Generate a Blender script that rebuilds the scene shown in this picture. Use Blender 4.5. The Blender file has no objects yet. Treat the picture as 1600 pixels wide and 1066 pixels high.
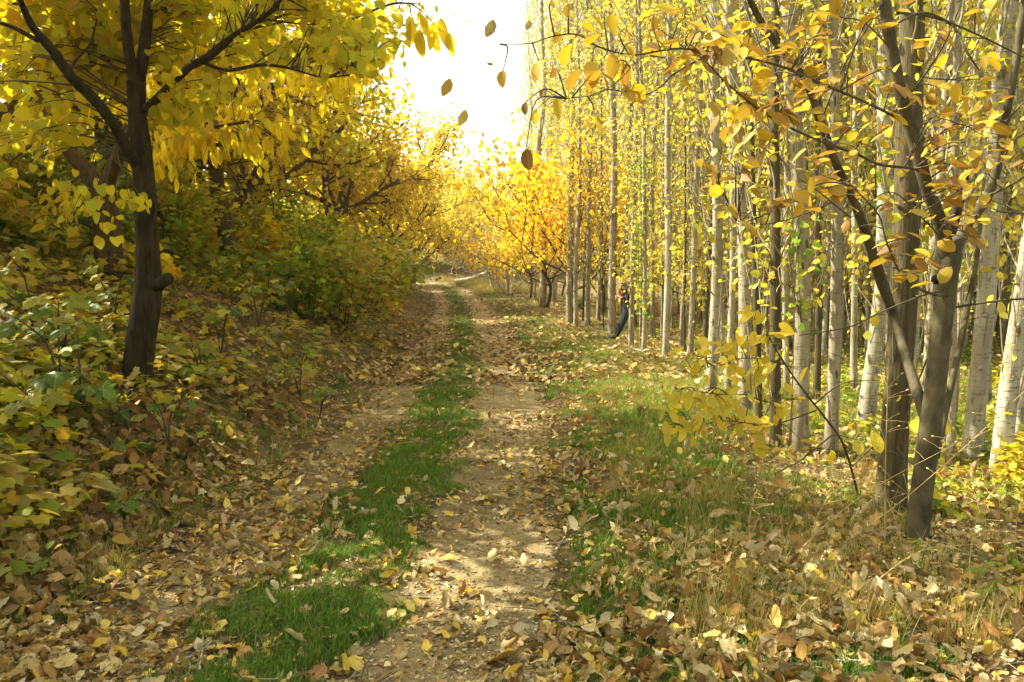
import bpy, math, random
import numpy as np
from mathutils import Vector, Matrix, Euler
sc = bpy.context.scene
COL = sc.collection
# ------------------------------------------------------------------ camera
CAMZ = 1.65
F = 1200.0
PITCH = math.atan((533 - 422) / F)
cam = bpy.data.objects.new('camera', bpy.data.cameras.new('camera')); COL.objects.link(cam)
cam.location = (0, 0, CAMZ); cam.rotation_euler = (math.pi / 2 - PITCH, 0, 0)
cam.data.sensor_width = 36; cam.data.lens = 27; cam.data.clip_end = 2000; cam.data.clip_start = .05
sc.camera = cam
# ------------------------------------------------------------------ sky and sun
SUN_AZ, SUN_EL = math.radians(-70), math.radians(47)
world = bpy.data.worlds.new('World'); sc.world = world; world.use_nodes = True
wn = world.node_tree
sky = wn.nodes.new('ShaderNodeTexSky'); sky.sky_type = 'NISHITA'; sky.sun_disc = False
sky.sun_elevation = SUN_EL; sky.sun_rotation = SUN_AZ; sky.dust_density = 5; sky.air_density = 1.0; sky.ozone_density = .6
# thin bright veil of high cloud: the blue is mostly washed out
hs_ = wn.nodes.new('ShaderNodeHueSaturation'); hs_.inputs['Saturation'].default_value = .3; wn.links.new(sky.outputs[0], hs_.inputs['Color'])
tint = wn.nodes.new('ShaderNodeMix'); tint.data_type = 'RGBA'; tint.blend_type = 'MULTIPLY'; tint.inputs[0].default_value = 1; tint.inputs[7].default_value = (.99, 1.03, .84, 1)
wn.links.new(hs_.outputs[0], tint.inputs[6]); wn.links.new(tint.outputs[2], wn.nodes['Background'].inputs[0])
wn.nodes['Background'].inputs[1].default_value = .15
SD = Vector((math.sin(SUN_AZ) * math.cos(SUN_EL), math.cos(SUN_AZ) * math.cos(SUN_EL), math.sin(SUN_EL)))
sl = bpy.data.lights.new('sun', 'SUN'); sl.energy = 5.0; sl.angle = math.radians(.5); sl.color = (1, .94, .74)
so = bpy.data.objects.new('sun', sl); so.rotation_euler = SD.to_track_quat('Z', 'Y').to_euler(); so.location = (0, 0, 30); COL.objects.link(so)
vs = sc.view_settings
vs.view_transform = 'Standard'; vs.look = 'None'; vs.gamma = 1; vs.use_curve_mapping = False; vs.exposure = 1.42
cy = sc.cycles
cy.max_bounces = 6; cy.diffuse_bounces = 3; cy.transmission_bounces = 4; cy.glossy_bounces = 2; cy.transparent_max_bounces = 6
cy.sample_clamp_indirect = 6

R = random.Random(7)
NR = np.random.default_rng(11)
# ------------------------------------------------------------------ tagging and meshes
def tag(o, label=None, cat=None, group=None, kind=None):
    if label: o['label'] = label
    if cat: o['category'] = cat
    if group: o['group'] = group
    if kind: o['kind'] = kind
    return o

def empty(name, loc, label, cat, group=None, rot=(0, 0, 0)):
    o = bpy.data.objects.new(name, None); COL.objects.link(o); o.location = loc; o.rotation_euler = rot
    o.empty_display_size = .1
    return tag(o, label, cat, group)

def put(name, me, parent=None, mat=None, loc=None, rot=None, kind=None, link=True):
    o = bpy.data.objects.new(name, me)
    if link: COL.objects.link(o)
    if mat and not me.materials: me.materials.append(mat)
    if loc is not None: o.location = loc
    if rot is not None: o.rotation_euler = rot
    if parent: o.parent = parent
    if kind: o['kind'] = kind
    return o

def mesh_np(name, V, faces, smooth=True, luv=None, mats=None):
    """faces: list of (m,k) index arrays"""
    me = bpy.data.meshes.new(name)
    V = np.asarray(V, np.float32)
    faces = [np.asarray(f, np.int32) for f in faces if len(f)]
    n = sum(len(f) for f in faces); nl = sum(f.size for f in faces)
    me.vertices.add(len(V)); me.vertices.foreach_set('co', V.ravel())
    me.loops.add(nl); me.loops.foreach_set('vertex_index', np.concatenate([f.ravel() for f in faces]))
    me.polygons.add(n)
    tot = np.concatenate([np.full(len(f), f.shape[1], np.int32) for f in faces])
    st = np.concatenate([[0], np.cumsum(tot)[:-1]]).astype(np.int32)
    me.polygons.foreach_set('loop_start', st)
    if smooth: me.polygons.foreach_set('use_smooth', np.ones(n, bool))
    if mats is not None: me.polygons.foreach_set('material_index', np.asarray(mats, np.int32))
    if luv is not None:
        a = me.attributes.new('luv', 'FLOAT_VECTOR', 'POINT'); a.data.foreach_set('vector', np.asarray(luv, np.float32).ravel())
    me.update(calc_edges=True)
    return me

class MB:
    def __init__(s): s.v = []; s.q = []; s.t = []; s.n = 0; s.k = .84
    def add(s, V, Q=None, T=None):
        s.v.append(np.asarray(V, float))
        if Q is not None and len(Q): s.q.append(np.asarray(Q) + s.n)
        if T is not None and len(T): s.t.append(np.asarray(T) + s.n)
        s.n += len(V)
    def tube(s, P, r, sides=5, rough=0, seed=0, cap=False):
        P = np.asarray(P, float); n = len(P); r = np.broadcast_to(np.asarray(r, float), (n,))
        T = np.gradient(P, axis=0); T /= np.linalg.norm(T, axis=1)[:, None] + 1e-9
        ref = np.array([0, 0, 1.]) if abs(T[0, 2]) < .8 else np.array([1., 0, 0])
        A = np.cross(T, ref); A /= np.linalg.norm(A, axis=1)[:, None] + 1e-9
        B = np.cross(T, A)
        a = np.arange(sides) * 2 * math.pi / sides
        rr = r[:, None] * np.ones((1, sides))
        if rough:
            g = np.random.default_rng(seed)
            rr = rr * (1 + rough * g.normal(size=(n, sides)))
        V = P[:, None] + rr[..., None] * (np.cos(a)[None, :, None] * A[:, None] + np.sin(a)[None, :, None] * B[:, None])
        i = np.arange(n - 1)[:, None] * sides; j = np.arange(sides)[None]; k = (j + 1) % sides
        Q = np.stack([i + j, i + k, i + sides + k, i + sides + j], -1).reshape(-1, 4)
        V = V.reshape(-1, 3); Tq = None
        if cap:
            V = np.vstack([V, P[-1:]]); b = (n - 1) * sides
            Tq = np.stack([b + np.arange(sides), b + (np.arange(sides) + 1) % sides, np.full(sides, n * sides)], -1)
        s.add(V, Q, Tq)
    def mesh(s, name, smooth=True):
        if not s.v: return mesh_np(name, np.zeros((3, 3)), [np.array([[0, 1, 2]])])
        f = []
        if s.q: f.append(np.vstack(s.q))
        if s.t: f.append(np.vstack(s.t))
        return mesh_np(name, np.vstack(s.v), f, smooth)

def smooth_path(pts, n):
    """Catmull-Rom through points, n samples"""
    P = np.asarray(pts, float)
    if len(P) < 3:
        t = np.linspace(0, 1, n)[:, None]; return P[0] * (1 - t) + P[-1] * t
    P = np.vstack([2 * P[0] - P[1], P, 2 * P[-1] - P[-2]])
    m = len(P) - 3; out = []
    for u in np.linspace(0, m - 1e-6, n):
        i = int(u); t = u - i; a, b, c, d = P[i:i + 4]
        out.append(.5 * ((2 * b) + (c - a) * t + (2 * a - 5 * b + 4 * c - d) * t * t + (3 * b - a - 3 * c + d) * t ** 3))
    return np.array(out)

# ------------------------------------------------------------------ terrain
TY = [-20, 3, 4, 5, 10.7, 19, 32, 45, 60, 100, 400]
TX = [-.3, -.27, -.2, -.13, -.09, -.45, -1.45, -3.1, -8, -26, -160]
def track_x(y):
    y = np.asarray(y, float)
    return (np.interp(y - 1.2, TY, TX) + np.interp(y, TY, TX) + np.interp(y + 1.2, TY, TX)) / 3
def sn(x, y, s, ph=0.):
    return (np.sin(x * s + ph + 1.3 * np.sin(y * s * .7 + ph * 2)) * np.sin(y * s * 1.1 + ph * 1.7 + 1.1 * np.sin(x * s * .6)))
def H(x, y):
    x = np.asarray(x, float); y = np.asarray(y, float)
    t = np.clip(y - 20, 0, None)
    z = .032 * (t - 6 * (1 - np.exp(-t / 6)))
    u = np.clip(y - 52, 0, None); z = z + .20 * (u - 10 * (1 - np.exp(-u / 10))) * np.exp(-np.clip(u - 50, 0, None) / 60)
    tx = track_x(y)
    b = np.clip(tx - 1.95 - x, 0, None)
    bb = b * b / (b + .45)
    z = z + 4.6 * (1 - np.exp(-.62 * bb / 4.6)) + .05 * bb
    c = np.clip(x - tx - .55, 0, None)
    z = z + .07 * (1 - np.exp(-c * 3)) - .05 * (1 - np.exp(-np.clip(c - 1.5, 0, None)))
    d1 = np.abs(x - tx); d2 = np.abs(x - tx + 1.42)
    z = z - .035 * np.exp(-(d1 / .32) ** 2) - .03 * np.exp(-(d2 / .3) ** 2)
    off = np.clip(np.minimum(b, 1) + np.minimum(c, 1), 0, 1)
    z = z + .012 * sn(x, y, 5.1, .4) + off * (.035 * sn(x, y, 2.3, 1.) + .05 * sn(x, y, .7, 2.))
    return z
def h(x, y): return float(H(x, y))
ct, st_ = math.cos(PITCH), math.sin(PITCH)
def ray(px, py):
    v = np.array([(px - 800) / F, ct + (533 - py) / F * st_, -st_ + (533 - py) / F * ct]); return v / v[1]
def W(px, py, d):
    """world point seen at photo pixel (px,py), d metres away along the path"""
    return np.array([0, 0, CAMZ]) + ray(px, py) * d
def ground(px, py):
    v = ray(px, py); d = np.arange(1.5, 150, .02)
    P = v[None] * d[:, None]; z = P[:, 2] + CAMZ
    k = np.argmax(z <= H(P[:, 0], P[:, 1])); return float(d[k])
def G(px, py):
    d = ground(px, py); p = W(px, py, d); p[2] = h(p[0], p[1]); return p

# ------------------------------------------------------------------ materials
def newmat(name):
    m = bpy.data.materials.new(name); m.use_nodes = True; nt = m.node_tree
    nt.nodes.clear(); out = nt.nodes.new('ShaderNodeOutputMaterial'); return m, nt, out
def ramp(nt, fac, cols, inter='LINEAR'):
    r = nt.nodes.new('ShaderNodeValToRGB'); cr = r.color_ramp; cr.interpolation = inter
    while len(cr.elements) > 1: cr.elements.remove(cr.elements[-1])
    cr.elements[0].position = cols[0][0]; cr.elements[0].color = (*cols[0][1], 1)
    for p, c in cols[1:]:
        e = cr.elements.new(p); e.color = (*c, 1)
    nt.links.new(fac, r.inputs[0]); return r.outputs[0]
def mth(nt, op, a, b=None, c=None):
    n = nt.nodes.new('ShaderNodeMath'); n.operation = op
    for i, v in enumerate((a, b, c)):
        if v is None: continue
        if isinstance(v, (int, float)): n.inputs[i].default_value = v
        else: nt.links.new(v, n.inputs[i])
    return n.outputs[0]
def mixc(nt, fac, a, b, mode='MIX'):
    n = nt.nodes.new('ShaderNodeMix'); n.data_type = 'RGBA'; n.blend_type = mode
    for s, v in ((n.inputs[0], fac), (n.inputs[6], a), (n.inputs[7], b)):
        if isinstance(v, (int, float)): s.default_value = v
        elif isinstance(v, tuple): s.default_value = (*v, 1)
        else: nt.links.new(v, s)
    return n.outputs[2]
def noise(nt, vec, scale, detail=3, rough=.5):
    n = nt.nodes.new('ShaderNodeTexNoise'); n.inputs['Scale'].default_value = scale; n.inputs['Detail'].default_value = detail
    n.inputs['Roughness'].default_value = rough
    if vec is not None: nt.links.new(vec, n.inputs['Vector'])
    return n.outputs[0]
def mapping(nt, vec, sc_):
    n = nt.nodes.new('ShaderNodeMapping'); n.inputs['Scale'].default_value = sc_; nt.links.new(vec, n.inputs['Vector']); return n.outputs[0]

def leafmat(name, cols, trans=.42, rough=.5, veins=False, blotch=None, gloss=.25, lo=.72, hi=1.22):
    m, nt, out = newmat(name)
    geo = nt.nodes.new('ShaderNodeNewGeometry'); oi = nt.nodes.new('ShaderNodeObjectInfo')
    rnd = mth(nt, 'FRACT', mth(nt, 'ADD', geo.outputs['Random Per Island'], oi.outputs['Random']))
    k = len(cols); c = ramp(nt, rnd, [(i / k + .0, x) for i, x in enumerate(cols)])
    rnd2 = mth(nt, 'FRACT', mth(nt, 'MULTIPLY', rnd, 17.3))
    c = mixc(nt, 1.0, c, ramp(nt, rnd2, [(0, (lo,) * 3), (1, (hi,) * 3)]), 'MULTIPLY')
    tc = nt.nodes.new('ShaderNodeTexCoord')
    if blotch:
        nz = noise(nt, tc.outputs['Object'], blotch[1], 2)
        c = mixc(nt, ramp(nt, nz, [(.52, (0, 0, 0)), (.66, (1, 1, 1))]), c, blotch[0])
    if veins:
        at = nt.nodes.new('ShaderNodeAttribute'); at.attribute_name = 'luv'
        sp = nt.nodes.new('ShaderNodeSeparateXYZ'); nt.links.new(at.outputs['Vector'], sp.inputs[0])
        ax = mth(nt, 'ABSOLUTE', sp.outputs[0])
        mid = ramp(nt, ax, [(0, (1, 1, 1)), (.022, (0, 0, 0))])
        w = mth(nt, 'SINE', mth(nt, 'MULTIPLY', mth(nt, 'SUBTRACT', sp.outputs[1], mth(nt, 'MULTIPLY', ax, .8)), 52.))
        vv = ramp(nt, w, [(.75, (0, 0, 0)), (1, (.7, .7, .7))])
        c = mixc(nt, vv, c, mixc(nt, 1., c, (.62, .55, .45), 'MULTIPLY'))
        c = mixc(nt, mid, c, mixc(nt, .5, c, (.55, .42, .2)))
    p = nt.nodes.new('ShaderNodeBsdfPrincipled'); nt.links.new(c, p.inputs['Base Color'])
    p.inputs['Roughness'].default_value = rough; p.inputs['Specular IOR Level'].default_value = gloss
    t = nt.nodes.new('ShaderNodeBsdfTranslucent')
    tcol = mixc(nt, 1., c, (1.25, 1.18, .55), 'MULTIPLY'); nt.links.new(tcol, t.inputs[0])
    mx = nt.nodes.new('ShaderNodeMixShader'); mx.inputs[0].default_value = trans
    nt.links.new(p.outputs[0], mx.inputs[1]); nt.links.new(t.outputs[0], mx.inputs[2]); nt.links.new(mx.outputs[0], out.inputs[0])
    return m

def barkmat(name, base, dark, scale=(14, 14, 3), bump=.5, pale=None, marks=False, moss=None):
    m, nt, out = newmat(name)
    tc = nt.nodes.new('ShaderNodeTexCoord'); ob = tc.outputs['Object']
    oi = nt.nodes.new('ShaderNodeObjectInfo')
    off = nt.nodes.new('ShaderNodeVectorMath'); off.operation = 'ADD'; nt.links.new(ob, off.inputs[0])
    cb = nt.nodes.new('ShaderNodeCombineXYZ'); nt.links.new(mth(nt, 'MULTIPLY', oi.outputs['Random'], 40), cb.inputs[2]); nt.links.new(cb.outputs[0], off.inputs[1])
    v = off.outputs[0]
    n1 = noise(nt, mapping(nt, v, scale), 1.6, 6, .62)
    c = ramp(nt, n1, [(.32, dark), (.62, base)] + ([(.8, pale)] if pale else []))
    hgt = n1
    if marks:
        # horizontal lenticels and dark knots of poplar bark
        n2 = noise(nt, mapping(nt, v, (8, 8, 55)), 1.0, 3)
        mk = ramp(nt, n2, [(.57, (0, 0, 0)), (.64, (1, 1, 1))])
        c = mixc(nt, mth(nt, 'MULTIPLY', mk, .75), c, (.10, .075, .05))
        vo = nt.nodes.new('ShaderNodeTexVoronoi'); vo.inputs['Scale'].default_value = 1.0
        nt.links.new(mapping(nt, v, (7, 7, 3.2)), vo.inputs['Vector'])
        kn = ramp(nt, vo.outputs['Distance'], [(.13, (1, 1, 1)), (.2, (0, 0, 0))])
        c = mixc(nt, kn, c, (.045, .03, .02))
        n3 = noise(nt, mapping(nt, v, (3, 3, .9)), 1.2, 3)
        c = mixc(nt, ramp(nt, n3, [(.45, (0, 0, 0)), (.75, (.75, .75, .75))]), c, (.16, .125, .075))
        sz = nt.nodes.new('ShaderNodeSeparateXYZ'); nt.links.new(ob, sz.inputs[0])
        ft = mth(nt, 'ADD', mth(nt, 'MULTIPLY', sz.outputs[2], .8), mth(nt, 'MULTIPLY', n1, 1.4))
        c = mixc(nt, ramp(nt, ft, [(.55, (.75, .75, .75)), (1., (0, 0, 0))]), c, (.085, .07, .035))
        n5 = noise(nt, mapping(nt, v, (16, 16, 5)), 1.3, 4, .7)
        c = mixc(nt, ramp(nt, n5, [(.56, (0, 0, 0)), (.66, (.8, .8, .8))]), c, (.11, .085, .05))
        c = mixc(nt, mth(nt, 'MULTIPLY', oi.outputs['Random'], .45), c, (.22, .18, .10))
    if moss:
        n4 = noise(nt, v, 2.2, 3)
        c = mixc(nt, ramp(nt, n4, [(.5, (0, 0, 0)), (.75, (.6, .6, .6))]), c, moss)
    p = nt.nodes.new('ShaderNodeBsdfPrincipled'); nt.links.new(c, p.inputs['Base Color']); p.inputs['Roughness'].default_value = .85
    p.inputs['Specular IOR Level'].default_value = .2
    b = nt.nodes.new('ShaderNodeBump'); b.inputs['Strength'].default_value = bump; b.inputs['Distance'].default_value = .02
    nt.links.new(hgt, b.inputs['Height']); nt.links.new(b.outputs[0], p.inputs['Normal']); nt.links.new(p.outputs[0], out.inputs[0])
    return m
def plain(name, col, rough=.8, nscale=None, var=.25):
    m, nt, out = newmat(name); p = nt.nodes.new('ShaderNodeBsdfPrincipled'); p.inputs['Roughness'].default_value = rough
    p.inputs['Specular IOR Level'].default_value = .2
    tc = nt.nodes.new('ShaderNodeTexCoord'); n = noise(nt, tc.outputs['Object'], nscale or 9, 4)
    lo = tuple(x * (1 - var) for x in col); hi = tuple(min(1, x * (1 + var)) for x in col)
    nt.links.new(ramp(nt, n, [(.3, lo), (.7, hi)]), p.inputs['Base Color']); nt.links.new(p.outputs[0], out.inputs[0]); return m

M = {}
M['round_yellow'] = leafmat('yellow leaves', [(.64, .56, .03), (.72, .62, .05), (.56, .54, .04), (.76, .60, .03), (.54, .57, .05)], .64)
M['gold'] = leafmat('golden leaves', [(.76, .50, .02), (.80, .55, .03), (.72, .41, .02), (.74, .55, .04)], .52)
M['gold_clear'] = leafmat('clear yellow leaves', [(.76, .60, .03), (.80, .64, .04), (.72, .54, .03), (.70, .62, .05)], .6)
M['orange_leaf'] = leafmat('orange brown leaves', [(.46, .28, .03), (.60, .42, .04), (.36, .19, .03), (.64, .50, .06), (.52, .34, .04), (.30, .16, .04)], .4, veins=True)
M['low_yellow'] = leafmat('butter yellow leaves', [(.68, .56, .06), (.74, .60, .06), (.60, .55, .09), (.72, .54, .05)], .45, veins=True)
M['poplar_leaf'] = leafmat('poplar leaves', [(.52, .49, .09), (.62, .54, .08), (.40, .46, .08), (.62, .50, .08), (.54, .42, .07)], .52)
M['bush_mix'] = leafmat('mixed autumn leaves', [(.46, .44, .03), (.62, .50, .03), (.28, .37, .04), (.64, .44, .03), (.40, .43, .05), (.52, .36, .03)], .5)
M['bush_gold'] = leafmat('dense gold leaves', [(.64, .50, .03), (.70, .55, .03), (.54, .48, .04), (.66, .40, .02), (.50, .38, .03)], .52)
M['shrub_green'] = leafmat('green undergrowth leaves', [(.15, .26, .025), (.22, .33, .03), (.34, .38, .03), (.11, .20, .02), (.50, .46, .04)], .45)
M['shrub_olive'] = leafmat('olive undergrowth leaves', [(.32, .34, .03), (.46, .42, .03), (.22, .29, .03), (.58, .46, .03), (.40, .27, .04)], .45)
M['maple_green'] = leafmat('green lobed leaves', [(.10, .20, .025), (.15, .25, .03), (.24, .30, .03), (.09, .17, .025), (.38, .37, .04)], .4, rough=.5, veins=True, gloss=.4)
M['maple_yellow'] = leafmat('yellow lobed leaves', [(.58, .48, .04), (.40, .40, .05), (.66, .52, .04), (.28, .33, .04)], .45, veins=True)
M['litter'] = leafmat('dry fallen leaves', [(.42, .29, .13), (.50, .37, .18), (.30, .18, .07), (.46, .31, .11), (.58, .45, .22), (.36, .22, .08), (.64, .48, .10), (.33, .22, .10)], .12, rough=.6, veins=True, blotch=((.20, .12, .05), 3.), lo=.45, hi=1.5)
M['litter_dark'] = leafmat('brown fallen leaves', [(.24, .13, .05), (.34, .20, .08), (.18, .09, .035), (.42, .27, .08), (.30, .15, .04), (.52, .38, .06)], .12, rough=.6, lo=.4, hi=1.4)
M['litter_pale'] = leafmat('pale fallen leaves', [(.62, .50, .30), (.56, .42, .24), (.66, .56, .34)], .15, rough=.55, veins=True)
M['litter_yellow'] = leafmat('yellow fallen leaves', [(.72, .52, .06), (.66, .42, .05), (.74, .58, .14)], .2, rough=.5, veins=True)
M['litter_rust'] = leafmat('rust fallen leaves', [(.38, .20, .06), (.30, .15, .05), (.46, .26, .07)], .12, rough=.6, veins=True)
M['litter_tan'] = leafmat('tan fallen leaves', [(.46, .34, .15), (.40, .28, .12), (.52, .41, .18)], .12, rough=.6, veins=True, blotch=((.24, .13, .06), 3.5))
M['bark_dark'] = barkmat('dark furrowed bark', (.060, .044, .022), (.012, .009, .005), (16, 16, 3.2), .9)
M['bark_brown'] = barkmat('brown bark', (.13, .085, .042), (.04, .026, .014), (14, 14, 3), .8)
M['bark_poplar'] = barkmat('pale poplar bark', (.50, .44, .33), (.28, .235, .16), (8, 8, 2.2), .35, (.58, .53, .42), True)
M['bark_white'] = barkmat('white poplar bark', (.60, .55, .45), (.38, .34, .26), (7, 7, 2.0), .3, (.64, .61, .53), True)
M['bark_grey'] = barkmat('grey green bark', (.14, .112, .055), (.05, .038, .02), (26, 26, 3.2), .8)
M['bark_sapling'] = barkmat('smooth olive bark', (.12, .10, .055), (.045, .037, .02), (9, 9, 5), .35)
M['twig'] = plain('twig bark', (.10, .08, .055), .8, 30)
M['twig_pale'] = plain('pale twig bark', (.34, .29, .20), .8, 20)
M['hollow'] = plain('dark hollow', (.008, .006, .004), .9, 30)
M['deadwood'] = plain('bleached dead wood', (.50, .47, .42), .8, 8)

# ------------------------------------------------------------------ leaf templates (x across, y along, z up)
def T_rhomb():
    V = np.array([(0, 0, 0), (.28, .45, .07), (0, 1, -.04), (-.28, .45, .07)]); return V, [np.array([(0, 1, 2), (0, 2, 3)])]
def T_oval(w=.33, fold=.06, droop=.06):
    V = np.array([(0, 0, 0), (w * .85, .28, fold), (w * .8, .66, fold - droop * .3), (0, 1, -droop), (-w * .8, .66, fold - droop * .3), (-w * .85, .28, fold)])
    return V, [np.array([(0, 1, 2, 3), (0, 3, 4, 5)])]
def T_round():
    V = np.array([(0, 0, 0), (.42, .12, .03), (.46, .5, .05), (0, 1, -.06), (-.46, .5, .05), (-.42, .12, .03)])
    return V, [np.array([(0, 1, 2, 3), (0, 3, 4, 5)])]
def T_lobed():
    ang = [-150, -112, -80, -52, -26, 0, 26, 52, 80, 112, 150]; rr = [.5, .66, .56, .78, .62, .9, .62, .78, .56, .66, .5]
    V = [(0, .0, .0)] + [(.62 * r_ * math.sin(math.radians(a)), .12 + .88 * r_ * math.cos(math.radians(a)) if abs(a) < 100 else .12 + .5 * r_ * math.cos(math.radians(a)), -.10 * r_ + .03) for a, r_ in zip(ang, rr)]
    V[0] = (0, .18, .03)
    Tt = [(0, i + 1, i) for i in range(1, 11)]
    return np.array(V), [np.array(Tt)]
def T_maple(seed=0):
    g = np.random.default_rng(seed)
    keys = [(-165, .30), (-140, .52), (-122, .62), (-105, .50), (-92, .40), (-78, .66), (-66, .80), (-58, .74), (-48, .60), (-36, .52), (-24, .74), (-12, .84), (0, 1.0), (12, .84), (24, .74), (36, .52), (48, .60), (58, .74), (66, .80), (78, .66), (92, .40), (105, .50), (122, .62), (140, .52), (165, .30)]
    V = [(0, 0, 0)]; c1 = g.uniform(-.12, .12)
    for a, r_ in keys:
        a2 = math.radians(a); r2 = r_ * g.uniform(.93, 1.07) * .62
        x, y = r2 * math.sin(a2), r2 * math.cos(a2)
        V.append((x, y, -.42 * r2 * r2 + c1 * x + .05 * math.sin(a2 * 5)))
    n = len(V)
    mid = [(v[0] * .5, v[1] * .5, v[2] * .3 + (.02 if k % 2 else -.015)) for k, v in enumerate(V[1:])]
    A = np.array(V + mid); A[:, 1] += .1
    Tt = [(0, n + i + 1, n + i) for i in range(n - 2)]
    Q = [(n + i, n + i + 1, 2 + i, 1 + i) for i in range(n - 2)]
    return A, [np.array(Tt), np.array(Q)]
def T_curl(seed, w=.32, cx=.5, cy_=.5, nx=4, ny=7, stem=True):
    """dry leaf: elliptical blade that cups, rolls and twists"""
    g = np.random.default_rng(seed); V = []
    a = g.uniform(-1, 1) * .6; k1 = cx * g.uniform(.3, 1.3); k2 = cy_ * g.uniform(-.7, 1.2)
    for j in range(ny + 1):
        t = j / ny
        ww = w * (math.sin(math.pi * (t * .93 + .03)) ** .75) * (1.12 - .3 * t)
        for i in range(nx + 1):
            s = i / nx * 2 - 1
            th = s * k1 * 1.6 + a * (t - .5)
            if i in (0, nx): ww_ = ww * (1 + g.normal() * .13)
            else: ww_ = ww
            x = ww_ * math.sin(th) / (k1 * 1.6) if k1 > .05 else ww * s
            z = ww * (1 - math.cos(th)) / (k1 * 1.6) * 1.0 + .35 * k2 * (t - .5) ** 2 + .028 * math.sin(7 * t + 3 * s + seed)
            V.append((x + .05 * math.sin(3 * t + seed), t, z + g.normal() * (.03 if i in (0, nx) else .012)))
    Q = [(j * (nx + 1) + i, j * (nx + 1) + i + 1, (j + 1) * (nx + 1) + i + 1, (j + 1) * (nx + 1) + i) for j in range(ny) for i in range(nx)]
    V = np.array(V); luv = V.copy()
    for j in range(ny + 1):
        for i in range(nx + 1): luv[j * (nx + 1) + i] = ((i / nx * 2 - 1) * .3, j / ny, 0)
    if stem:
        n = len(V); b = V[nx // 2]
        S = np.array([b + (-.006, 0, 0), b + (.006, 0, 0), b + (.012, -.22, .03), b + (0, -.22, .03)])
        V = np.vstack([V, S]); luv = np.vstack([luv, S * 0]); Q.append((n, n + 1, n + 2, n + 3))
    V[:, 2] -= V[:, 2].min() * .5
    return V, [np.array(Q)], luv
def template_mesh(name, T):
    return mesh_np(name, T[0], T[1], True, T[2] if len(T) > 2 else T[0])
def basis(dirs, nrm):
    d = dirs / (np.linalg.norm(dirs, axis=1)[:, None] + 1e-9)
    s = np.cross(d, nrm); s /= np.linalg.norm(s, axis=1)[:, None] + 1e-9
    n = np.cross(s, d); return s, d, n
def leaves_mesh(name, T, P, D, N, S, luv=False):
    V0 = T[0]; P = np.asarray(P); S = np.asarray(S)
    s, d, n = basis(np.asarray(D), np.asarray(N))
    V = P[:, None] + S[:, None, None] * (V0[None, :, 0:1] * s[:, None] + V0[None, :, 1:2] * d[:, None] + V0[None, :, 2:3] * n[:, None])
    k = len(V0); off = (np.arange(len(P)) * k)[:, None, None]
    fs = [(f[None] + off).reshape(-1, f.shape[1]) for f in T[1]]
    return mesh_np(name, V.reshape(-1, 3), fs, False, np.tile(T[2] if len(T) > 2 else V0, (len(P), 1)) if luv else None)
def rnorm(n, up=.8, g=NR):
    v = g.normal(size=(n, 3)); v[:, 2] = np.abs(v[:, 2]) + up; return v / np.linalg.norm(v, axis=1)[:, None]
def leaf_obj(name, me, mat, p, d, n, s, parent=None, origin=(0, 0, 0)):
    sd, dd, nn = basis(np.array([d], float), np.array([n], float)); sd, dd, nn = sd[0], dd[0], nn[0]
    o = bpy.data.objects.new(name, me); COL.objects.link(o)
    q = p - np.asarray(origin)
    mw = Matrix(((sd[0] * s, dd[0] * s, nn[0] * s, q[0]), (sd[1] * s, dd[1] * s, nn[1] * s, q[1]), (sd[2] * s, dd[2] * s, nn[2] * s, q[2]), (0, 0, 0, 1)))
    if parent: o.parent = parent
    o.matrix_basis = mw
    if mat is not None:
        if not me.materials: me.materials.append(None)
        o.material_slots[0].link = 'OBJECT'; o.material_slots[0].material = mat
    return o
def tmeshes(name, Ts):
    out = []
    for T in Ts:
        me = template_mesh(name, T); me.materials.append(M['litter']); out.append(me)
    return out

# ================================================================== GROUND
def axis(a, b, fine0, fine1, step, grow):
    out = list(np.arange(fine0, fine1, step)); s = step
    x = fine1
    while x < b: out.append(x); s *= grow; x += s
    out.append(b); x = fine0; s = step
    while x > a: s *= grow; x -= s; out.insert(0, max(x, a))
    return np.array(sorted(set(np.round(out, 4))))
gx = axis(-260, 260, -6, 5, .07, 1.035); gy = axis(-40, 600, 1.5, 14, .08, 1.03)
X, Y = np.meshgrid(gx, gy); Z = H(X, Y)
nx, ny = len(gx), len(gy)
idx = np.arange(nx * ny).reshape(ny, nx)
Q = np.stack([idx[:-1, :-1], idx[:-1, 1:], idx[1:, 1:], idx[1:, :-1]], -1).reshape(-1, 4)
gme = mesh_np('ground', np.stack([X, Y, Z], -1).reshape(-1, 3), [Q])
m, nt, out = newmat('forest soil'); tc = nt.nodes.new('ShaderNodeTexCoord'); ob = tc.outputs['Object']
n1 = noise(nt, ob, 1.1, 5); n2 = noise(nt, ob, 14, 5, .7)
c = ramp(nt, n2, [(.3, (.045, .032, .018)), (.55, (.11, .08, .042)), (.75, (.19, .14, .07))])
vo = nt.nodes.new('ShaderNodeTexVoronoi'); vo.inputs['Scale'].default_value = 13; nt.links.new(ob, vo.inputs['Vector'])
sep = nt.nodes.new('ShaderNodeSeparateColor'); nt.links.new(vo.outputs['Color'], sep.inputs[0])
lc = ramp(nt, sep.outputs[0], [(0, (.10, .06, .03)), (.3, (.20, .12, .05)), (.6, (.33, .22, .10)), (.85, (.40, .28, .08))], 'CONSTANT')
c = mixc(nt, ramp(nt, sep.outputs[1], [(.45, (0, 0, 0)), (.5, (.85, .85, .85))]), c, lc)
gg = ramp(nt, n1, [(.5, (0, 0, 0)), (.62, (.7, .7, .7))])
c = mixc(nt, gg, c, mixc(nt, n2, (.03, .06, .012), (.12, .13, .03)))
p = nt.nodes.new('ShaderNodeBsdfPrincipled'); p.inputs['Roughness'].default_value = .95; p.inputs['Specular IOR Level'].default_value = .1
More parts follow.
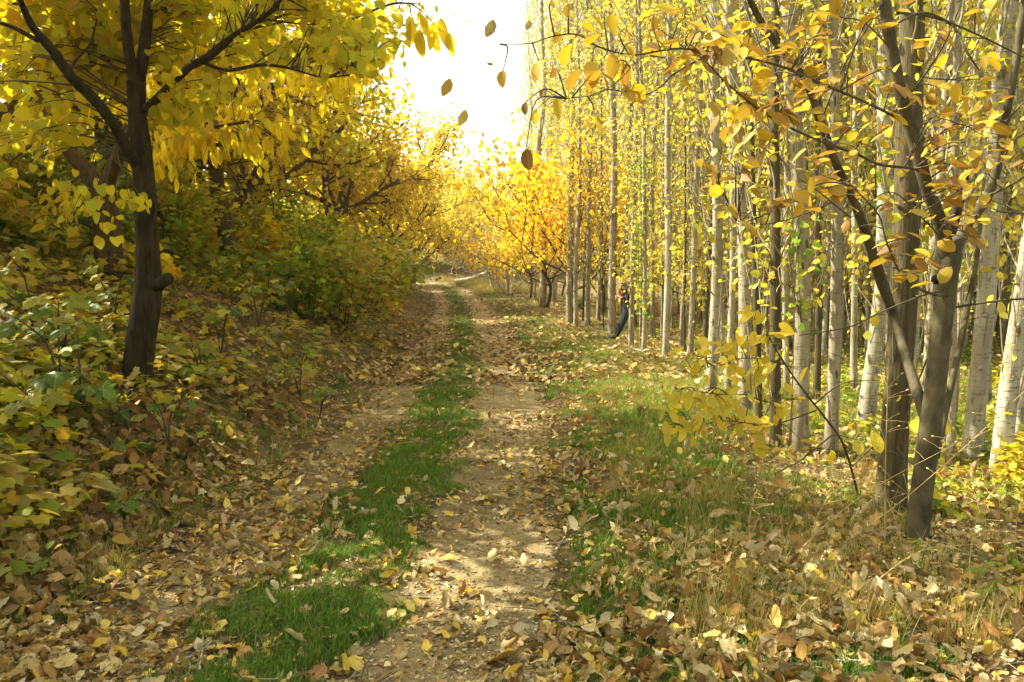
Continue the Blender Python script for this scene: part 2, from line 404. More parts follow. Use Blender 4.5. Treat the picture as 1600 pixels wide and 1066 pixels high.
nt.links.new(c, p.inputs['Base Color']); b = nt.nodes.new('ShaderNodeBump'); b.inputs['Strength'].default_value = .8; b.inputs['Distance'].default_value = .03
nt.links.new(n2, b.inputs['Height']); nt.links.new(b.outputs[0], p.inputs['Normal']); nt.links.new(p.outputs[0], out.inputs[0])
ground_o = put('ground', gme, mat=m, kind='structure'); tag(ground_o, 'leaf strewn forest floor and sloping bank around the dirt track')

# dirt wheel tracks: sheets that emerge from the ground with ragged edges
m, nt, out = newmat('track dirt'); tc = nt.nodes.new('ShaderNodeTexCoord'); ob = tc.outputs['Object']
a = noise(nt, ob, 1.6, 5, .6); b2 = noise(nt, ob, 34, 4, .7); b3 = noise(nt, ob, 150, 2, .6)
c = ramp(nt, a, [(.28, (.20, .15, .075)), (.5, (.33, .25, .13)), (.72, (.42, .33, .18))])
c = mixc(nt, 1., c, ramp(nt, b2, [(.3, (.62, .61, .58)), (.7, (1.15, 1.15, 1.15))]), 'MULTIPLY')
vo = nt.nodes.new('ShaderNodeTexVoronoi'); vo.inputs['Scale'].default_value = 42; nt.links.new(ob, vo.inputs['Vector'])
c = mixc(nt, ramp(nt, vo.outputs['Distance'], [(.13, (.7, .7, .7)), (.2, (0, 0, 0))]), c, mixc(nt, vo.outputs['Color'], (.30, .24, .16), (.55, .47, .36)))
p = nt.nodes.new('ShaderNodeBsdfPrincipled'); p.inputs['Roughness'].default_value = .95; p.inputs['Specular IOR Level'].default_value = .1
nt.links.new(c, p.inputs['Base Color']); b = nt.nodes.new('ShaderNodeBump'); b.inputs['Strength'].default_value = 1; b.inputs['Distance'].default_value = .022
hh = mth(nt, 'ADD', b2, mth(nt, 'MULTIPLY', b3, .5)); nt.links.new(hh, b.inputs['Height']); nt.links.new(b.outputs[0], p.inputs['Normal']); nt.links.new(p.outputs[0], out.inputs[0])
dirt = m
def track(name, off, hw0, label):
    ys = np.concatenate([np.arange(-4, 14, .06), np.arange(14, 52, .18)]); us = np.linspace(-1, 1, 27)
    Yg, U = np.meshgrid(ys, us, indexing='ij')
    hw = hw0 * (1.15 + .15 * np.sin(Yg * .9 + off)); Xg = track_x(Yg) + off + U * hw * 1.25
    nzz = .5 * sn(Xg, Yg, 9., .3) + .35 * sn(Xg, Yg, 23., 1.1) + .3 * sn(Xg, Yg, 47., 2.)
    Zg = H(Xg, Yg) + .011 * (1 - (np.abs(U) * 1.22) ** 2) + .006 * nzz - np.where(np.abs(U) > .99, .04, 0)
    n0, n1_ = Yg.shape; idx = np.arange(n0 * n1_).reshape(n0, n1_)
    Q = np.stack([idx[:-1, :-1], idx[:-1, 1:], idx[1:, 1:], idx[1:, :-1]], -1).reshape(-1, 4)
    o = put(name, mesh_np(name, np.stack([Xg, Yg, Zg], -1).reshape(-1, 3), [Q]), mat=dirt, kind='structure'); tag(o, label)
track('dirt_path', 0, .35, 'bare sandy right wheel track of the lane')
track('dirt_path', -1.42, .22, 'leaf covered left wheel track of the lane beside the bank')

# ================================================================== SCATTER (geometry nodes)
def gn_scatter(name, P, Rv, S, I, sources, label, kind='stuff', cat=None):
    me = bpy.data.meshes.new(name); me.vertices.add(len(P)); me.vertices.foreach_set('co', np.asarray(P, np.float32).ravel())
    a = me.attributes.new('rot', 'FLOAT_VECTOR', 'POINT'); a.data.foreach_set('vector', np.asarray(Rv, np.float32).ravel())
    a = me.attributes.new('scl', 'FLOAT', 'POINT'); a.data.foreach_set('value', np.asarray(S, np.float32).ravel())
    a = me.attributes.new('pick', 'INT', 'POINT'); a.data.foreach_set('value', np.asarray(I, np.int32).ravel())
    o = put(name, me, kind=kind); tag(o, label, cat)
    cl = bpy.data.collections.new(name + ' source')
    for k, s in enumerate(sources):
        so_ = bpy.data.objects.new('%s_piece_%02d' % (name, k), s); cl.objects.link(so_)
    ng = bpy.data.node_groups.new(name, 'GeometryNodeTree')
    ng.interface.new_socket('Geometry', in_out='INPUT', socket_type='NodeSocketGeometry'); ng.interface.new_socket('Geometry', in_out='OUTPUT', socket_type='NodeSocketGeometry')
    N = ng.nodes; L = ng.links
    gi = N.new('NodeGroupInput'); go = N.new('NodeGroupOutput'); ip = N.new('GeometryNodeInstanceOnPoints'); ci = N.new('GeometryNodeCollectionInfo')
    ci.inputs['Collection'].default_value = cl; ci.inputs['Separate Children'].default_value = True; ci.inputs['Reset Children'].default_value = True
    L.new(gi.outputs[0], ip.inputs['Points']); L.new(ci.outputs[0], ip.inputs['Instance']); ip.inputs['Pick Instance'].default_value = True
    for nm, ty, sk in (('rot', 'FLOAT_VECTOR', 'Rotation'), ('scl', 'FLOAT', 'Scale'), ('pick', 'INT', 'Instance Index')):
        na = N.new('GeometryNodeInputNamedAttribute'); na.data_type = ty; na.inputs['Name'].default_value = nm; L.new(na.outputs['Attribute'], ip.inputs[sk])
    L.new(ip.outputs[0], go.inputs[0])
    md = o.modifiers.new('scatter', 'NODES'); md.node_group = ng
    return o

def region(x, y):
    """signed lateral classes relative to the lane"""
    return x - track_x(y)
def grad(x, y, e=.05):
    return (H(x + e, y) - H(x - e, y)) / (2 * e), (H(x, y + e) - H(x, y - e)) / (2 * e)
def sample_view(n, y0, y1, power, xr=(-1, 1), margin=1.12):
    """points on the ground seen by a wide view: y by power law, x over the view's width"""
    u = NR.random(n); a = 1 - power
    y = (y0 ** a + u * (y1 ** a - y0 ** a)) ** (1 / a)
    hwid = .667 * y * margin + .3
    x = NR.uniform(xr[0], xr[1], n) * hwid
    return x, y

# --- fallen leaves: the litter
curl = [T_curl(k, [.30, .36, .25, .40, .33, .28, .44, .30][k], [.5, .9, .3, .6, 1.2, .2, .5, .8][k], [.5, 1., .3, 1.3, .6, .9, .2, 1.4][k]) for k in range(8)]
curl_small = [T_curl(k + 20, [.34, .42, .28, .46][k], .7, .7, 2, 3, stem=False) for k in range(4)]
lobed_dry = [(lambda A, f: (np.column_stack([A[:, 0], A[:, 1], A[:, 2] * 1.3 + .1]), f))(*T_maple(k)) for k in range(2)]
lit_me = tmeshes('fallen_leaf', curl + lobed_dry)
def mk_src(mats, Ts):
    out = []
    for T in Ts:
        for mm in mats:
            me = template_mesh('litter_leaf', T); me.materials.append(M[mm]); out.append(me)
    return out
def litter_density(x, y):
    r = region(x, y); t1 = np.exp(-(r / .40) ** 4); strip = np.exp(-((r + .72) / .26) ** 4); t2 = np.exp(-((r + 1.42) / .3) ** 4)
    near = np.clip((7.0 - y) / 3.5, 0, 1)
    d = 1 - t1 * (.12 + .70 * near) - strip * (.74 + .1 * near) + t2 * .6 * (1 - near) + t2 * .1 * near
    d = d * (.58 + .5 * sn(x, y, 2.1, .7) + .4 * sn(x, y, 6., .2))
    forest = np.clip(r - 2.6, 0, 1.5) / 1.5; d = d * (1 - .3 * forest) * (1 - .3 * np.clip(r - .7, 0, .5) / .5 * np.clip((y - 6.5) / 2, 0, 1))
    return np.clip(d, .04, 1.4)
def scatter_litter(n, y0, y1, power, Ts, name, label, smin, smax, mats, lift=.012, tilt=.5, cond=None):
    x, y = sample_view(n, y0, y1, power)
    keep = NR.random(n) < litter_density(x, y)
    if cond is not None: keep &= cond(x, y)
    x, y = x[keep], y[keep]; z = H(x, y)
    gxx, gyy = grad(x, y)
    k = len(x); rx = np.arctan(gyy) + NR.normal(0, tilt, k); ry = -np.arctan(gxx) + NR.normal(0, tilt, k)
    S = NR.uniform(smin, smax, k) * (.75 + .5 * NR.random(k) ** 2)
    P = np.stack([x, y, z + lift + NR.random(k) * .02 + .16 * S * np.minimum(1, np.abs(rx) + np.abs(ry))], -1)
    yaw = NR.uniform(-math.pi, math.pi, k)
    src = mk_src(mats, Ts)
    # euler XYZ: yaw first, tilts after is approximated by building the matrix
    rots = np.zeros((k, 3))
    for i in range(k):
        mt = Matrix.Rotation(ry[i], 3, 'Y') @ Matrix.Rotation(rx[i], 3, 'X') @ Matrix.Rotation(yaw[i], 3, 'Z')
        rots[i] = mt.to_euler('XYZ')
    return gn_scatter(name, P, rots, S, NR.integers(0, len(src), k), src, label)
onlane = lambda x, y: region(x, y) > -2.3
offlane = lambda x, y: region(x, y) <= -2.1
scatter_litter(36000, 2.4, 15, 1.25, curl + lobed_dry, 'leaf_litter', 'carpet of tan and brown dry leaves on the lane and its right verge', .04, .085, ['litter', 'litter', 'litter', 'litter_tan', 'litter_rust', 'litter_pale', 'litter_yellow'], cond=onlane, tilt=.6)
verge = lambda x, y: (region(x, y) > .55)
scatter_litter(9000, 2.5, 12, 1.2, curl[:6], 'leaf_litter', 'larger curled brown leaves caught on the grass of the right verge', .05, .11, ['litter', 'litter', 'litter_tan', 'litter_rust', 'litter_pale'], lift=.035, tilt=.85, cond=verge)
scatter_litter(52000, 11, 55, 1.5, curl_small, 'leaf_litter', 'distant dry leaf litter along the lane and under the poplars', .10, .15, ['litter'], cond=onlane, tilt=.35)
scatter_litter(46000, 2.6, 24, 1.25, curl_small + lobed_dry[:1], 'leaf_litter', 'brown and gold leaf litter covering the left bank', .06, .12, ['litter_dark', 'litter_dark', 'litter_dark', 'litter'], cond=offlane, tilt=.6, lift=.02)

# --- crumbs of broken leaf, twiglets and pebbles
def generic_scatter(name, label, n, y0, y1, pw, cond, src, smin, smax, lift=.006, tilt=.3):
    x, y = sample_view(n, y0, y1, pw); k = cond(x, y); x, y = x[k], y[k]; n = len(x)
    gn_scatter(name, np.stack([x, y, H(x, y) + lift + .010 * np.exp(-(np.minimum(np.abs(region(x, y)), np.abs(region(x, y) + 1.42)) / .3) ** 2)], -1), np.stack([NR.normal(0, tilt, n), NR.normal(0, tilt, n), NR.uniform(0, 6.28, n)], -1), NR.uniform(smin, smax, n), NR.integers(0, len(src), n), src, label)
def chip(seed):
    g = np.random.default_rng(seed); k = 5; a_ = np.sort(g.uniform(0, 6.28, k)); V = [(math.cos(t) * g.uniform(.4, 1), math.sin(t) * g.uniform(.4, 1), g.normal() * .25) for t in a_]
    return np.array(V), [np.array([(0, 1, 2), (0, 2, 3), (0, 3, 4)])]
chips = mk_src(['litter', 'litter_dark', 'litter_pale'], [chip(k) for k in range(4)])
generic_scatter('leaf_crumbs', 'broken crumbs of dry leaf on the lane and verges', 30000, 2.4, 12, 1.2, lambda x, y: region(x, y) > -4, chips, .006, .024)
def twiglet(seed):
    g = np.random.default_rng(seed); mb = MB(); P = smooth_path([(-.5, 0, 0), (-.1, g.normal(0, .07), .05), (.5, g.normal(0, .1), g.uniform(0, .1))], 5); mb.tube(P, np.linspace(.018, .008, 5), 4)
    mb.tube([P[2], P[2] + [.12, .14, .05], P[2] + [.2, .26, .06]], [.009, .007, .004], 3); me = mb.mesh('twiglet'); me.materials.append(M['twig_pale' if seed % 2 else 'twig']); return me
generic_scatter('twig_debris', 'small dry twigs littered over the lane and bank', 2600, 2.4, 16, 1.2, lambda x, y: np.abs(region(x, y)) > .25, [twiglet(k) for k in range(6)], .06, .22, .015, .15)
def pebble(seed):
    import bmesh
    g = np.random.default_rng(seed); bm = bmesh.new(); bmesh.ops.create_icosphere(bm, subdivisions=1, radius=1)
    for q in bm.verts: q.co = Vector((q.co.x * g.uniform(.8, 1.2), q.co.y * g.uniform(.6, 1), q.co.z * .55))
    me = bpy.data.meshes.new('pebble'); bm.to_mesh(me); bm.free(); me.materials.append(M['pebble']); return me
M['pebble'] = leafmat('pebble', [(.34, .29, .21), (.46, .41, .32), (.26, .21, .14), (.40, .31, .19)], 0, .8)
generic_scatter('pebbles', 'small pebbles and grit bedded in the wheel tracks', 26000, 2.4, 11, 1.3, lambda x, y: (np.abs(region(x, y)) < .42) | (np.abs(region(x, y) + 1.42) < .34), [pebble(k) for k in range(4)], .0022, .0085, .0)
# --- grass
def tuft_mesh(name, n, hgt, spread, wid, mat, lean=.5, seed=0, segs=3):
    g = np.random.default_rng(seed); V = []; Q = []; T = []; k = 0
    for i in range(n):
        a = g.uniform(0, 2 * math.pi); r0 = spread * math.sqrt(g.random()); hh = hgt * g.uniform(.5, 1.1); ln = lean * g.uniform(.2, 1.2)
        a2 = g.uniform(0, 2 * math.pi); bx, by = r0 * math.cos(a), r0 * math.sin(a)
        wx, wy = -math.sin(a2) * wid, math.cos(a2) * wid
        for s in range(segs):
            t = s / segs; x = bx + math.cos(a2) * ln * hh * t * t; y = by + math.sin(a2) * ln * hh * t * t; z = hh * t * (1 - .25 * ln * t); w = 1 - t * .7
            V += [(x - wx * w, y - wy * w, z), (x + wx * w, y + wy * w, z)]
        V.append((bx + math.cos(a2) * ln * hh, by + math.sin(a2) * ln * hh, hh * (1 - .25 * ln)))
        for s in range(segs - 1): Q.append((k + 2 * s, k + 2 * s + 1, k + 2 * s + 3, k + 2 * s + 2))
        T.append((k + 2 * segs - 2, k + 2 * segs - 1, k + 2 * segs)); k += 2 * segs + 1
    me = mesh_np(name, V, [np.array(Q), np.array(T)], True); me.materials.append(mat); return me
M['grass'] = leafmat('lush grass', [(.07, .17, .014), (.10, .22, .018), (.16, .27, .03), (.25, .30, .06), (.08, .19, .015)], .35, rough=.5)
M['grass_mix'] = leafmat('verge grass', [(.12, .20, .022), (.22, .29, .03), (.36, .36, .07), (.46, .38, .12), (.15, .23, .028)], .35)
M['grass_dry'] = leafmat('dry grass', [(.46, .34, .12), (.52, .40, .16), (.38, .26, .08), (.40, .34, .10), (.30, .28, .07)], .25)
def scatter_grass(name, label, x, y, prob, src, smin, smax):
    k = NR.random(len(x)) < prob; x, y = x[k], y[k]; n = len(x)
    P = np.stack([x, y, H(x, y) - .004], -1); rots = np.stack([NR.normal(0, .12, n), NR.normal(0, .12, n), NR.uniform(0, 6.28, n)], -1)
    gn_scatter(name, P, rots, NR.uniform(smin, smax, n), NR.integers(0, len(src), n), src, label)
short = [tuft_mesh('grass_tuft', 26, .055, .05, .0022, M['grass'], .7, s) for s in range(4)]
mix0 = [tuft_mesh('grass_tuft', 14, .06, .06, .002, M['grass_mix'], .9, 77)]
def lane_pts(n, y0, y1, pw, c, hw):
    u = NR.random(n); a = 1 - pw; y = (y0 ** a + u * (y1 ** a - y0 ** a)) ** (1 / a)
    return track_x(y) + c + NR.uniform(-1, 1, n) * hw, y
x, y = lane_pts(22000, 2.5, 46, 1.15, -.74, .66)
e = np.abs(region(x, y) + .74); pr = np.clip((.43 + .14 * sn(x, y, 2.6, .5) + .13 * sn(x, y, 7, 0) - e) / .16, 0, 1) * np.clip(.62 + .70 * sn(x, y, 4.3, 1.2) + .3 * sn(x, y, 11, .2), .08, 1)
scatter_grass('grass_strip', 'short lush green grass growing between the two wheel tracks', x, y, pr, short + short + mix0 + [tuft_mesh('grass_tuft', 12, .05, .06, .002, M['grass_dry'], 1.1, 78)], .45, 1.4)
x, y = lane_pts(9000, 2.4, 44, 1.2, 1.15, .8)
r = region(x, y); pr = np.clip((r - .45) / .2, 0, 1) * np.clip(.35 + .9 * sn(x, y, 2.2, 2.5) + .3 * sn(x, y, 7, 1), 0.03, 1)
scatter_grass('grass', 'green grass patches along the right edge of the track', x, y, pr, short, .8, 1.7)
mix = [tuft_mesh('grass_tuft', 20, .095, .06, .0022, M['grass_mix'], .7, s + 10) for s in range(4)]
x, y = sample_view(27000, 3.2, 45, 1.2, (-.1, 1)); r = region(x, y)
pr = np.clip((r - .8) / .5, 0, 1) * np.clip(.50 + .35 * np.clip((y - 6) / 2, 0, 1) + .6 * sn(x, y, 1.3, 2.2) + .3 * sn(x, y, 4, 1), 0.05, 1) * np.clip((y - 4.0) / 4.0, .10, 1)
scatter_grass('grass', 'taller green and straw grass on the right verge and grove floor', x, y, pr, mix, .6, 1.5)
dry = [tuft_mesh('dry_tuft', 15, .29, .07, .0016, M['grass_dry'], .6, s + 30, 4) for s in range(4)]
x, y = sample_view(2300, 3.0, 42, 1.5, (.0, 1)); r = region(x, y)
pr = np.clip((r - .75) / .5, 0, 1) * np.clip(.38 + .8 * sn(x, y, 1.7, .9) + .4 * sn(x, y, 5, 1), 0.0, 1) * np.where(y > 12, np.clip(1.4 - (r - 2.0), 0, 1), 1)
scatter_grass('dry_grass', 'straw coloured dry grass clumps on the right verge', x, y, pr, dry, .5, 1.1)
x, y = sample_view(15000, 3.0, 30, 1.3, (-1, .0)); r = region(x, y)
pr = (r < -1.9) * np.clip(.30 + .55 * sn(x, y, 1.9, 1.9) + .3 * sn(x, y, 5, .3), 0.02, 1) * np.exp(-np.clip(-r - 2.6, 0, 9) / 1.3)
scatter_grass('grass', 'thin green grass among the litter at the foot of the left bank', x, y, pr, mix[:2] + short[:2], .5, 1.2)
x, y = sample_view(1800, 3.2, 14, 1.2, (-1, .0)); r = region(x, y)
pr = (r < -1.9) * np.clip(.2 + .8 * sn(x, y, 1.6, .2), 0, 1)
scatter_grass('dry_grass', 'dry straw stems lying on the left bank', x, y, pr, dry[:2], .4, .9)
def seedling(seed, n, mat, smin, smax):
    g = np.random.default_rng(seed); P = []; Dd = []
    for i in range(n):
        a_ = g.uniform(0, 6.28); r_ = g.uniform(.02, .16); P.append([math.cos(a_) * r_, math.sin(a_) * r_, g.uniform(.04, .22)]); Dd.append([math.cos(a_), math.sin(a_), -.25])
    me = leaves_mesh('seedling', T_lobed(), P, Dd, rnorm(n, .8, g) + np.array([0, -.5, 0]), g.uniform(smin, smax, n)); me.materials.append(M[mat]); return me
sd = [seedling(k, 5 + k % 3, ['maple_green', 'shrub_olive', 'shrub_green', 'maple_yellow', 'shrub_olive', 'bush_mix'][k], .07, .15) for k in range(6)]
x, y = sample_view(6200, 3.4, 30, 1.1, (-1, .0)); r = region(x, y)
pr = np.clip((-2.15 - r) / 1.0, 0, 1) * np.clip(.45 + .7 * sn(x, y, 1.5, 2.9) + .3 * sn(x, y, 4, .3), .08, 1)
scatter_grass('ground_cover', 'green and yellow lobed seedlings covering the left bank', x, y, pr, sd, .6, 1.3)
x, y = sample_view(3600, 3.6, 30, 1.2, (.2, 1)); r = region(x, y)
pr = np.clip((r - 2.4 - .5 * (y > 7)) / 1.0, 0, 1) * np.clip(.55 + .6 * sn(x, y, 1.5, 1.9), .05, 1)
scatter_grass('ground_cover', 'low green seedlings on the floor of the poplar grove', x, y, pr, sd[:3], .4, .9)
x, y = lane_pts(1500, 38, 54, 1.1, 1.6, 2.2)
scatter_grass('dry_grass', 'pale dry grass mound at the far end of the lane', x, y, (region(x, y) > .4) * .8, dry, 1.2, 2.2)

# --- individual fallen leaves, nearest and largest
def place_fallen():
    kinds = {'tan': ('litter_tan', 'tan'), 'pale': ('litter_pale', 'pale cream'), 'yellow': ('litter_yellow', 'yellow'), 'rust': ('litter_rust', 'rust brown')}
    n = 0; g = np.random.default_rng(77)
    special = [(815, 1000, .145, 'pale', .6), (362, 1024, .15, 'yellow', -1.2), (645, 528 + 0, 0, '', 0), (712, 988, .08, 'yellow', 2.5), (780, 1040, .15, 'rust', 1.9), (718, 978, .085, 'pale', 2.9),
               (320, 952, .10, 'pale', .9), (463, 1010, .14, 'tan', -1.1), (590, 860, .11, 'rust', 1.2), (612, 948, .12, 'tan', 1.6), (668, 1022, .06, 'yellow', 0), (1338, 992, .13, 'yellow', .4), (1145, 1000, .15, 'pale', 2.8),
               (240, 910, .12, 'yellow', 1.4), (178, 1036, .10, 'tan', 0.), (100, 1052, .10, 'tan', .2), (1240, 1010, .17, 'tan', 1.8), (1015, 985, .16, 'tan', -1.9), (925, 1035, .12, 'yellow', .2), (995, 905, .12, 'rust', 1.),
               (1260, 900, .15, 'rust', .7), (890, 715, .16, 'pale', 1.5), (905, 700, .12, 'pale', .3), (1005, 750, .14, 'yellow', .8), (860, 1000, .10, 'tan', .1), (770, 880, .12, 'tan', .1), (700, 880, .09, 'yellow', 2), (735, 640, .18, 'tan', .5)]
    for s in special:
        if not s[3]: continue
        yield_leaf(G(s[0], s[1]), s[2], s[3], s[4], g, kinds); n += 1
    while n < 298:
        u = g.random(); y = (2.75 ** -1.4 + u * (6.5 ** -1.4 - 2.75 ** -1.4)) ** (1 / -1.4)
        x = g.uniform(-.66, .66) * y
        if g.random() > float(litter_density(x, y)) * .9: continue
        if float(region(x, y)) < -2.4 and g.random() < .4: continue
        yield_leaf(np.array([x, y, h(x, y)]), g.uniform(.06, .11), g.choice(['tan', 'tan', 'tan', 'rust', 'rust', 'pale', 'yellow']), g.uniform(0, 6.28), g, kinds); n += 1
def surface(r):
    if abs(r) < .42: return 'on the bare sandy right wheel track'
    if abs(r + .74) < .32: return 'on the green grass strip between the wheel tracks'
    if abs(r + 1.42) < .36: return 'on the left wheel track'
    if r > 0: return 'among the grass of the right verge'
    return 'at the foot of the left bank'
def yield_leaf(p, s, kd, yaw, g, kinds):
    k = int(g.integers(0, len(lit_me) if g.random() < .5 else 8))
    gx_, gy_ = grad(p[0], p[1]); nrm = np.array([-gx_ + g.normal(0, .35), -gy_ + g.normal(0, .35), 1.])
    d = np.array([math.sin(yaw), math.cos(yaw), 0]); d = d - nrm * (d @ nrm) / (nrm @ nrm)
    q = np.array([p[0], p[1], p[2] + .025 + .02 * g.random()])
    shp = 'lobed' if k >= 8 else ['cupped', 'rolled', 'narrow', 'broad', 'tightly curled', 'flat', 'rounded', 'folded'][k]
    mm, word = kinds[kd]
    o = leaf_obj('fallen_leaf', lit_me[k], M[mm], q - d / np.linalg.norm(d) * s * .4, d, nrm, s)
    tag(o, '%s %s dry leaf lying %s' % (shp, word, surface(float(region(p[0], p[1])))), 'leaf', 'fallen leaves in the foreground')
place_fallen()

# ================================================================== POPLAR GROVE
def poplar_variant(seed):
    g = np.random.default_rng(seed); HT = 15.0
    zs = np.concatenate([[-.25, 0, .12, .35], np.linspace(.8, HT, 22)])
    wx = .08 * np.sin(zs * g.uniform(.5, .9) + g.uniform(0, 6)) + .03 * np.sin(zs * 1.7 + g.uniform(0, 6)); wy = .05 * np.sin(zs * g.uniform(.5, .9) + g.uniform(0, 6))
    wx -= wx[1]; wy -= wy[1]
    P = np.stack([wx, wy, zs], -1); r = .10 * (1 - np.clip(zs, 0, HT) / HT) ** .72 * (1 + .28 * np.exp(-np.clip(zs, 0, 9) * 5)) + .006
    mb = MB(); mb.tube(P, r, 12, .035, seed)
    at = lambda z: np.array([np.interp(z, zs, wx), np.interp(z, zs, wy), z])
    for k in range(5):   # bark knots and pruned stubs
        z = g.uniform(.6, 6); a = g.uniform(0, 6.28); d = np.array([math.cos(a), math.sin(a), .35]); rr = float(np.interp(z, zs, r)); c = at(z)
        mb.tube([c + d * rr * .5, c + d * (rr + .02), c + d * (rr + .035)], [.03, .022, .012], 6, cap=True)
    trunk = mb.mesh('trunk'); tw = MB(); LP = []; LD = []
    for k in range(120):
        z = 1.3 + (HT - 1.6) * (k / 120) ** .85 + g.uniform(-.1, .1); a = g.uniform(0, 6.28); L = g.uniform(.7, 1.9) * (1 if z > 3 else .6) * (1 if z < 12 else .6)
        sp = g.uniform(.28, .85); c = at(min(z, HT - .1)); n = 6; t = np.linspace(0, 1, n)
        out_ = sp * L * (t ** .7) * .75; pts = c + np.stack([np.cos(a) * out_, np.sin(a) * out_, L * t], -1) + g.normal(0, .015, (n, 3)); pts[0] = c
        tw.tube(pts, np.linspace(.009 + .003 * L, .002, n), 3)
        m_ = int(L * (17 if z > 2.5 else 14) * g.uniform(.15, 1.5) ** 1.3)
        for i in range(m_):
            u = g.uniform(.15, 1); j = min(int(u * (n - 1)), n - 2); f = u * (n - 1) - j; q = pts[j] * (1 - f) + pts[j + 1] * f
            LP.append(q + g.normal(0, .10, 3)); LD.append(g.normal(0, 1, 3) + [0, 0, -.5])
    # a few whippy shoots low down
    for k in range(4):
        a = g.uniform(0, 6.28); z = g.uniform(.1, 2); L = g.uniform(.8, 2.2); t = np.linspace(0, 1, 6); c = at(z)
        pts = c + np.stack([np.cos(a) * .22 * t ** .6, np.sin(a) * .22 * t ** .6, L * t], -1); tw.tube(pts, np.linspace(.007, .002, 6), 3)
        for i in range(int(L * 5)): u = g.uniform(.3, 1); LP.append(c + (pts[-1] - c) * u + g.normal(0, .06, 3)); LD.append(g.normal(0, 1, 3))
    n = len(LP); lm = leaves_mesh('foliage', T_oval(.42, .05, .04), LP, LD, rnorm(n, .3, g), g.uniform(.045, .10, n))
    lm.materials.append(M['poplar_leaf']); tm = tw.mesh('twigs'); tm.materials.append(M['twig_pale'])
    return trunk, tm, lm
PV = [poplar_variant(100 + k) for k in range(7)]
ptr = {}
def poplar(px, py, wpx, topx, bark, label, group, v=None, base=None, rad=None, ztop=None, shade=0):
    """one poplar: empty at the root, trunk, crown of foliage and twigs"""
    if base is None:
        base = G(px, py); d = base[1]; rad = wpx / 2 * d / F
        top = W(topx, 0, d); lean = math.atan2(top[0] - base[0], top[2] - base[2])
    else: lean = R.gauss(0, .028)
    v = R.randrange(len(PV)) if v is None else v; trunk, tm, lm = PV[v]
    e = empty('poplar_tree', tuple(base), label, 'poplar tree', group, (R.gauss(0, .012), lean, 0))
    key = (v, bark)
    if key not in ptr:
        t2 = trunk.copy(); t2.materials.clear(); t2.materials.append(M[bark]); ptr[key] = t2
    yaw = R.uniform(0, 6.28); s = rad / .12
    t = put('trunk', ptr[key], e); t.scale = (s, s, 1); t.rotation_euler = (0, 0, yaw)
    hs = R.uniform(.85, 1.12)
    c = put('crown', lm, e, kind='stuff'); c.scale = (1, 1, hs); c.rotation_euler = (0, 0, yaw)
    w = put('twigs', tm, c, kind='stuff')
    return e
NEAR = [
 (1390, 800, 48, 1432, 'bark_grey', 'thick olive brown poplar trunk directly in front of the forked tree, crossing its left limb'),
 (1352, 665, 28, 1402, 'bark_white', 'white barked poplar leaning right, just behind and left of the thick olive trunk'),
 (1248, 705, 30, 1246, 'bark_poplar', 'pale poplar with ivy leaves on its trunk above the low yellow leafed shoot'),
 (1298, 705, 22, 1312, 'bark_poplar', 'knotty brownish poplar between the ivied trunk and the white leaning trunk'),
 (1110, 625, 19, 1114, 'bark_white', 'pale poplar with dark bark rings above the left tip of the low yellow shoot'),
 (1164, 650, 24, 1150, 'bark_poplar', 'buff poplar trunk behind the hanging yellow leaves of the long branch'),
 (1137, 612, 12, 1150, 'bark_white', 'thin pale poplar squeezed between the ringed trunk and the buff trunk'),
 (1040, 560, 12, 1045, 'bark_white', 'slim straight poplar standing alone at the sunny grass edge right of the person'),
 (986, 546, 10, 992, 'bark_poplar', 'slim poplar that the leaning person rests against'),
 (1006, 550, 8, 1000, 'bark_poplar', 'very thin poplar just right of the trunk the person leans on'),
 (1518, 722, 32, 1610, 'bark_white', 'silvery poplar leaning right behind the right limb of the forked tree'),
 (1562, 748, 32, 1640, 'bark_white', 'silvery poplar with sunlit foot, rightmost of the two leaning silver trunks'),
 (1442, 690, 18, 1490, 'bark_poplar', 'slender pale poplar seen through the gap between olive trunk and forked tree'),
 (1594, 700, 26, 1650, 'bark_white', 'greenish white poplar cut by the right border of the view'),
 (956, 522, 14, 953, 'bark_poplar', 'straight grey poplar just left of the person with a dark stub at its foot'),
 (918, 508, 9, 916, 'bark_poplar', 'thin poplar nearest the lane under the orange leafed sapling, paler than its neighbour'),
 (900, 510, 8, 905, 'bark_white', 'white slim poplar under the orange leafed sapling at the lane edge'),
 (890, 505, 12, 893, 'bark_poplar', 'brownish poplar behind the white slim one under the orange sapling'),
 (846, 480, 13, 850, 'bark_poplar', 'stout poplar at the far lane edge beside two thin dark stems'),
 (866, 470, 7, 860, 'bark_white', None), (1212, 700, 20, 1215, 'bark_grey', 'dark olive poplar just left of the ivied trunk'),
 (1186, 668, 12, 1180, 'bark_grey', 'slim dark poplar left of the dark olive one'), (1065, 545, 9, 1078, 'bark_poplar', None), (1078, 560, 10, 1100, 'bark_poplar', 'leaning grey poplar right of the slim straight one at the grass edge'),
 (1485, 730, 15, 1500, 'bark_poplar', None), (1334, 610, 12, 1340, 'bark_white', None), (1275, 620, 12, 1290, 'bark_grey', None), (1540, 640, 16, 1560, 'bark_poplar', None),
 (1020, 530, 9, 1025, 'bark_poplar', None), (935, 500, 7, 940, 'bark_poplar', None), (1130, 560, 9, 1120, 'bark_poplar', None), (1230, 610, 11, 1225, 'bark_white', None), (1425, 610, 14, 1440, 'bark_white', None)]
GP = 'poplars of the grove right of the lane'
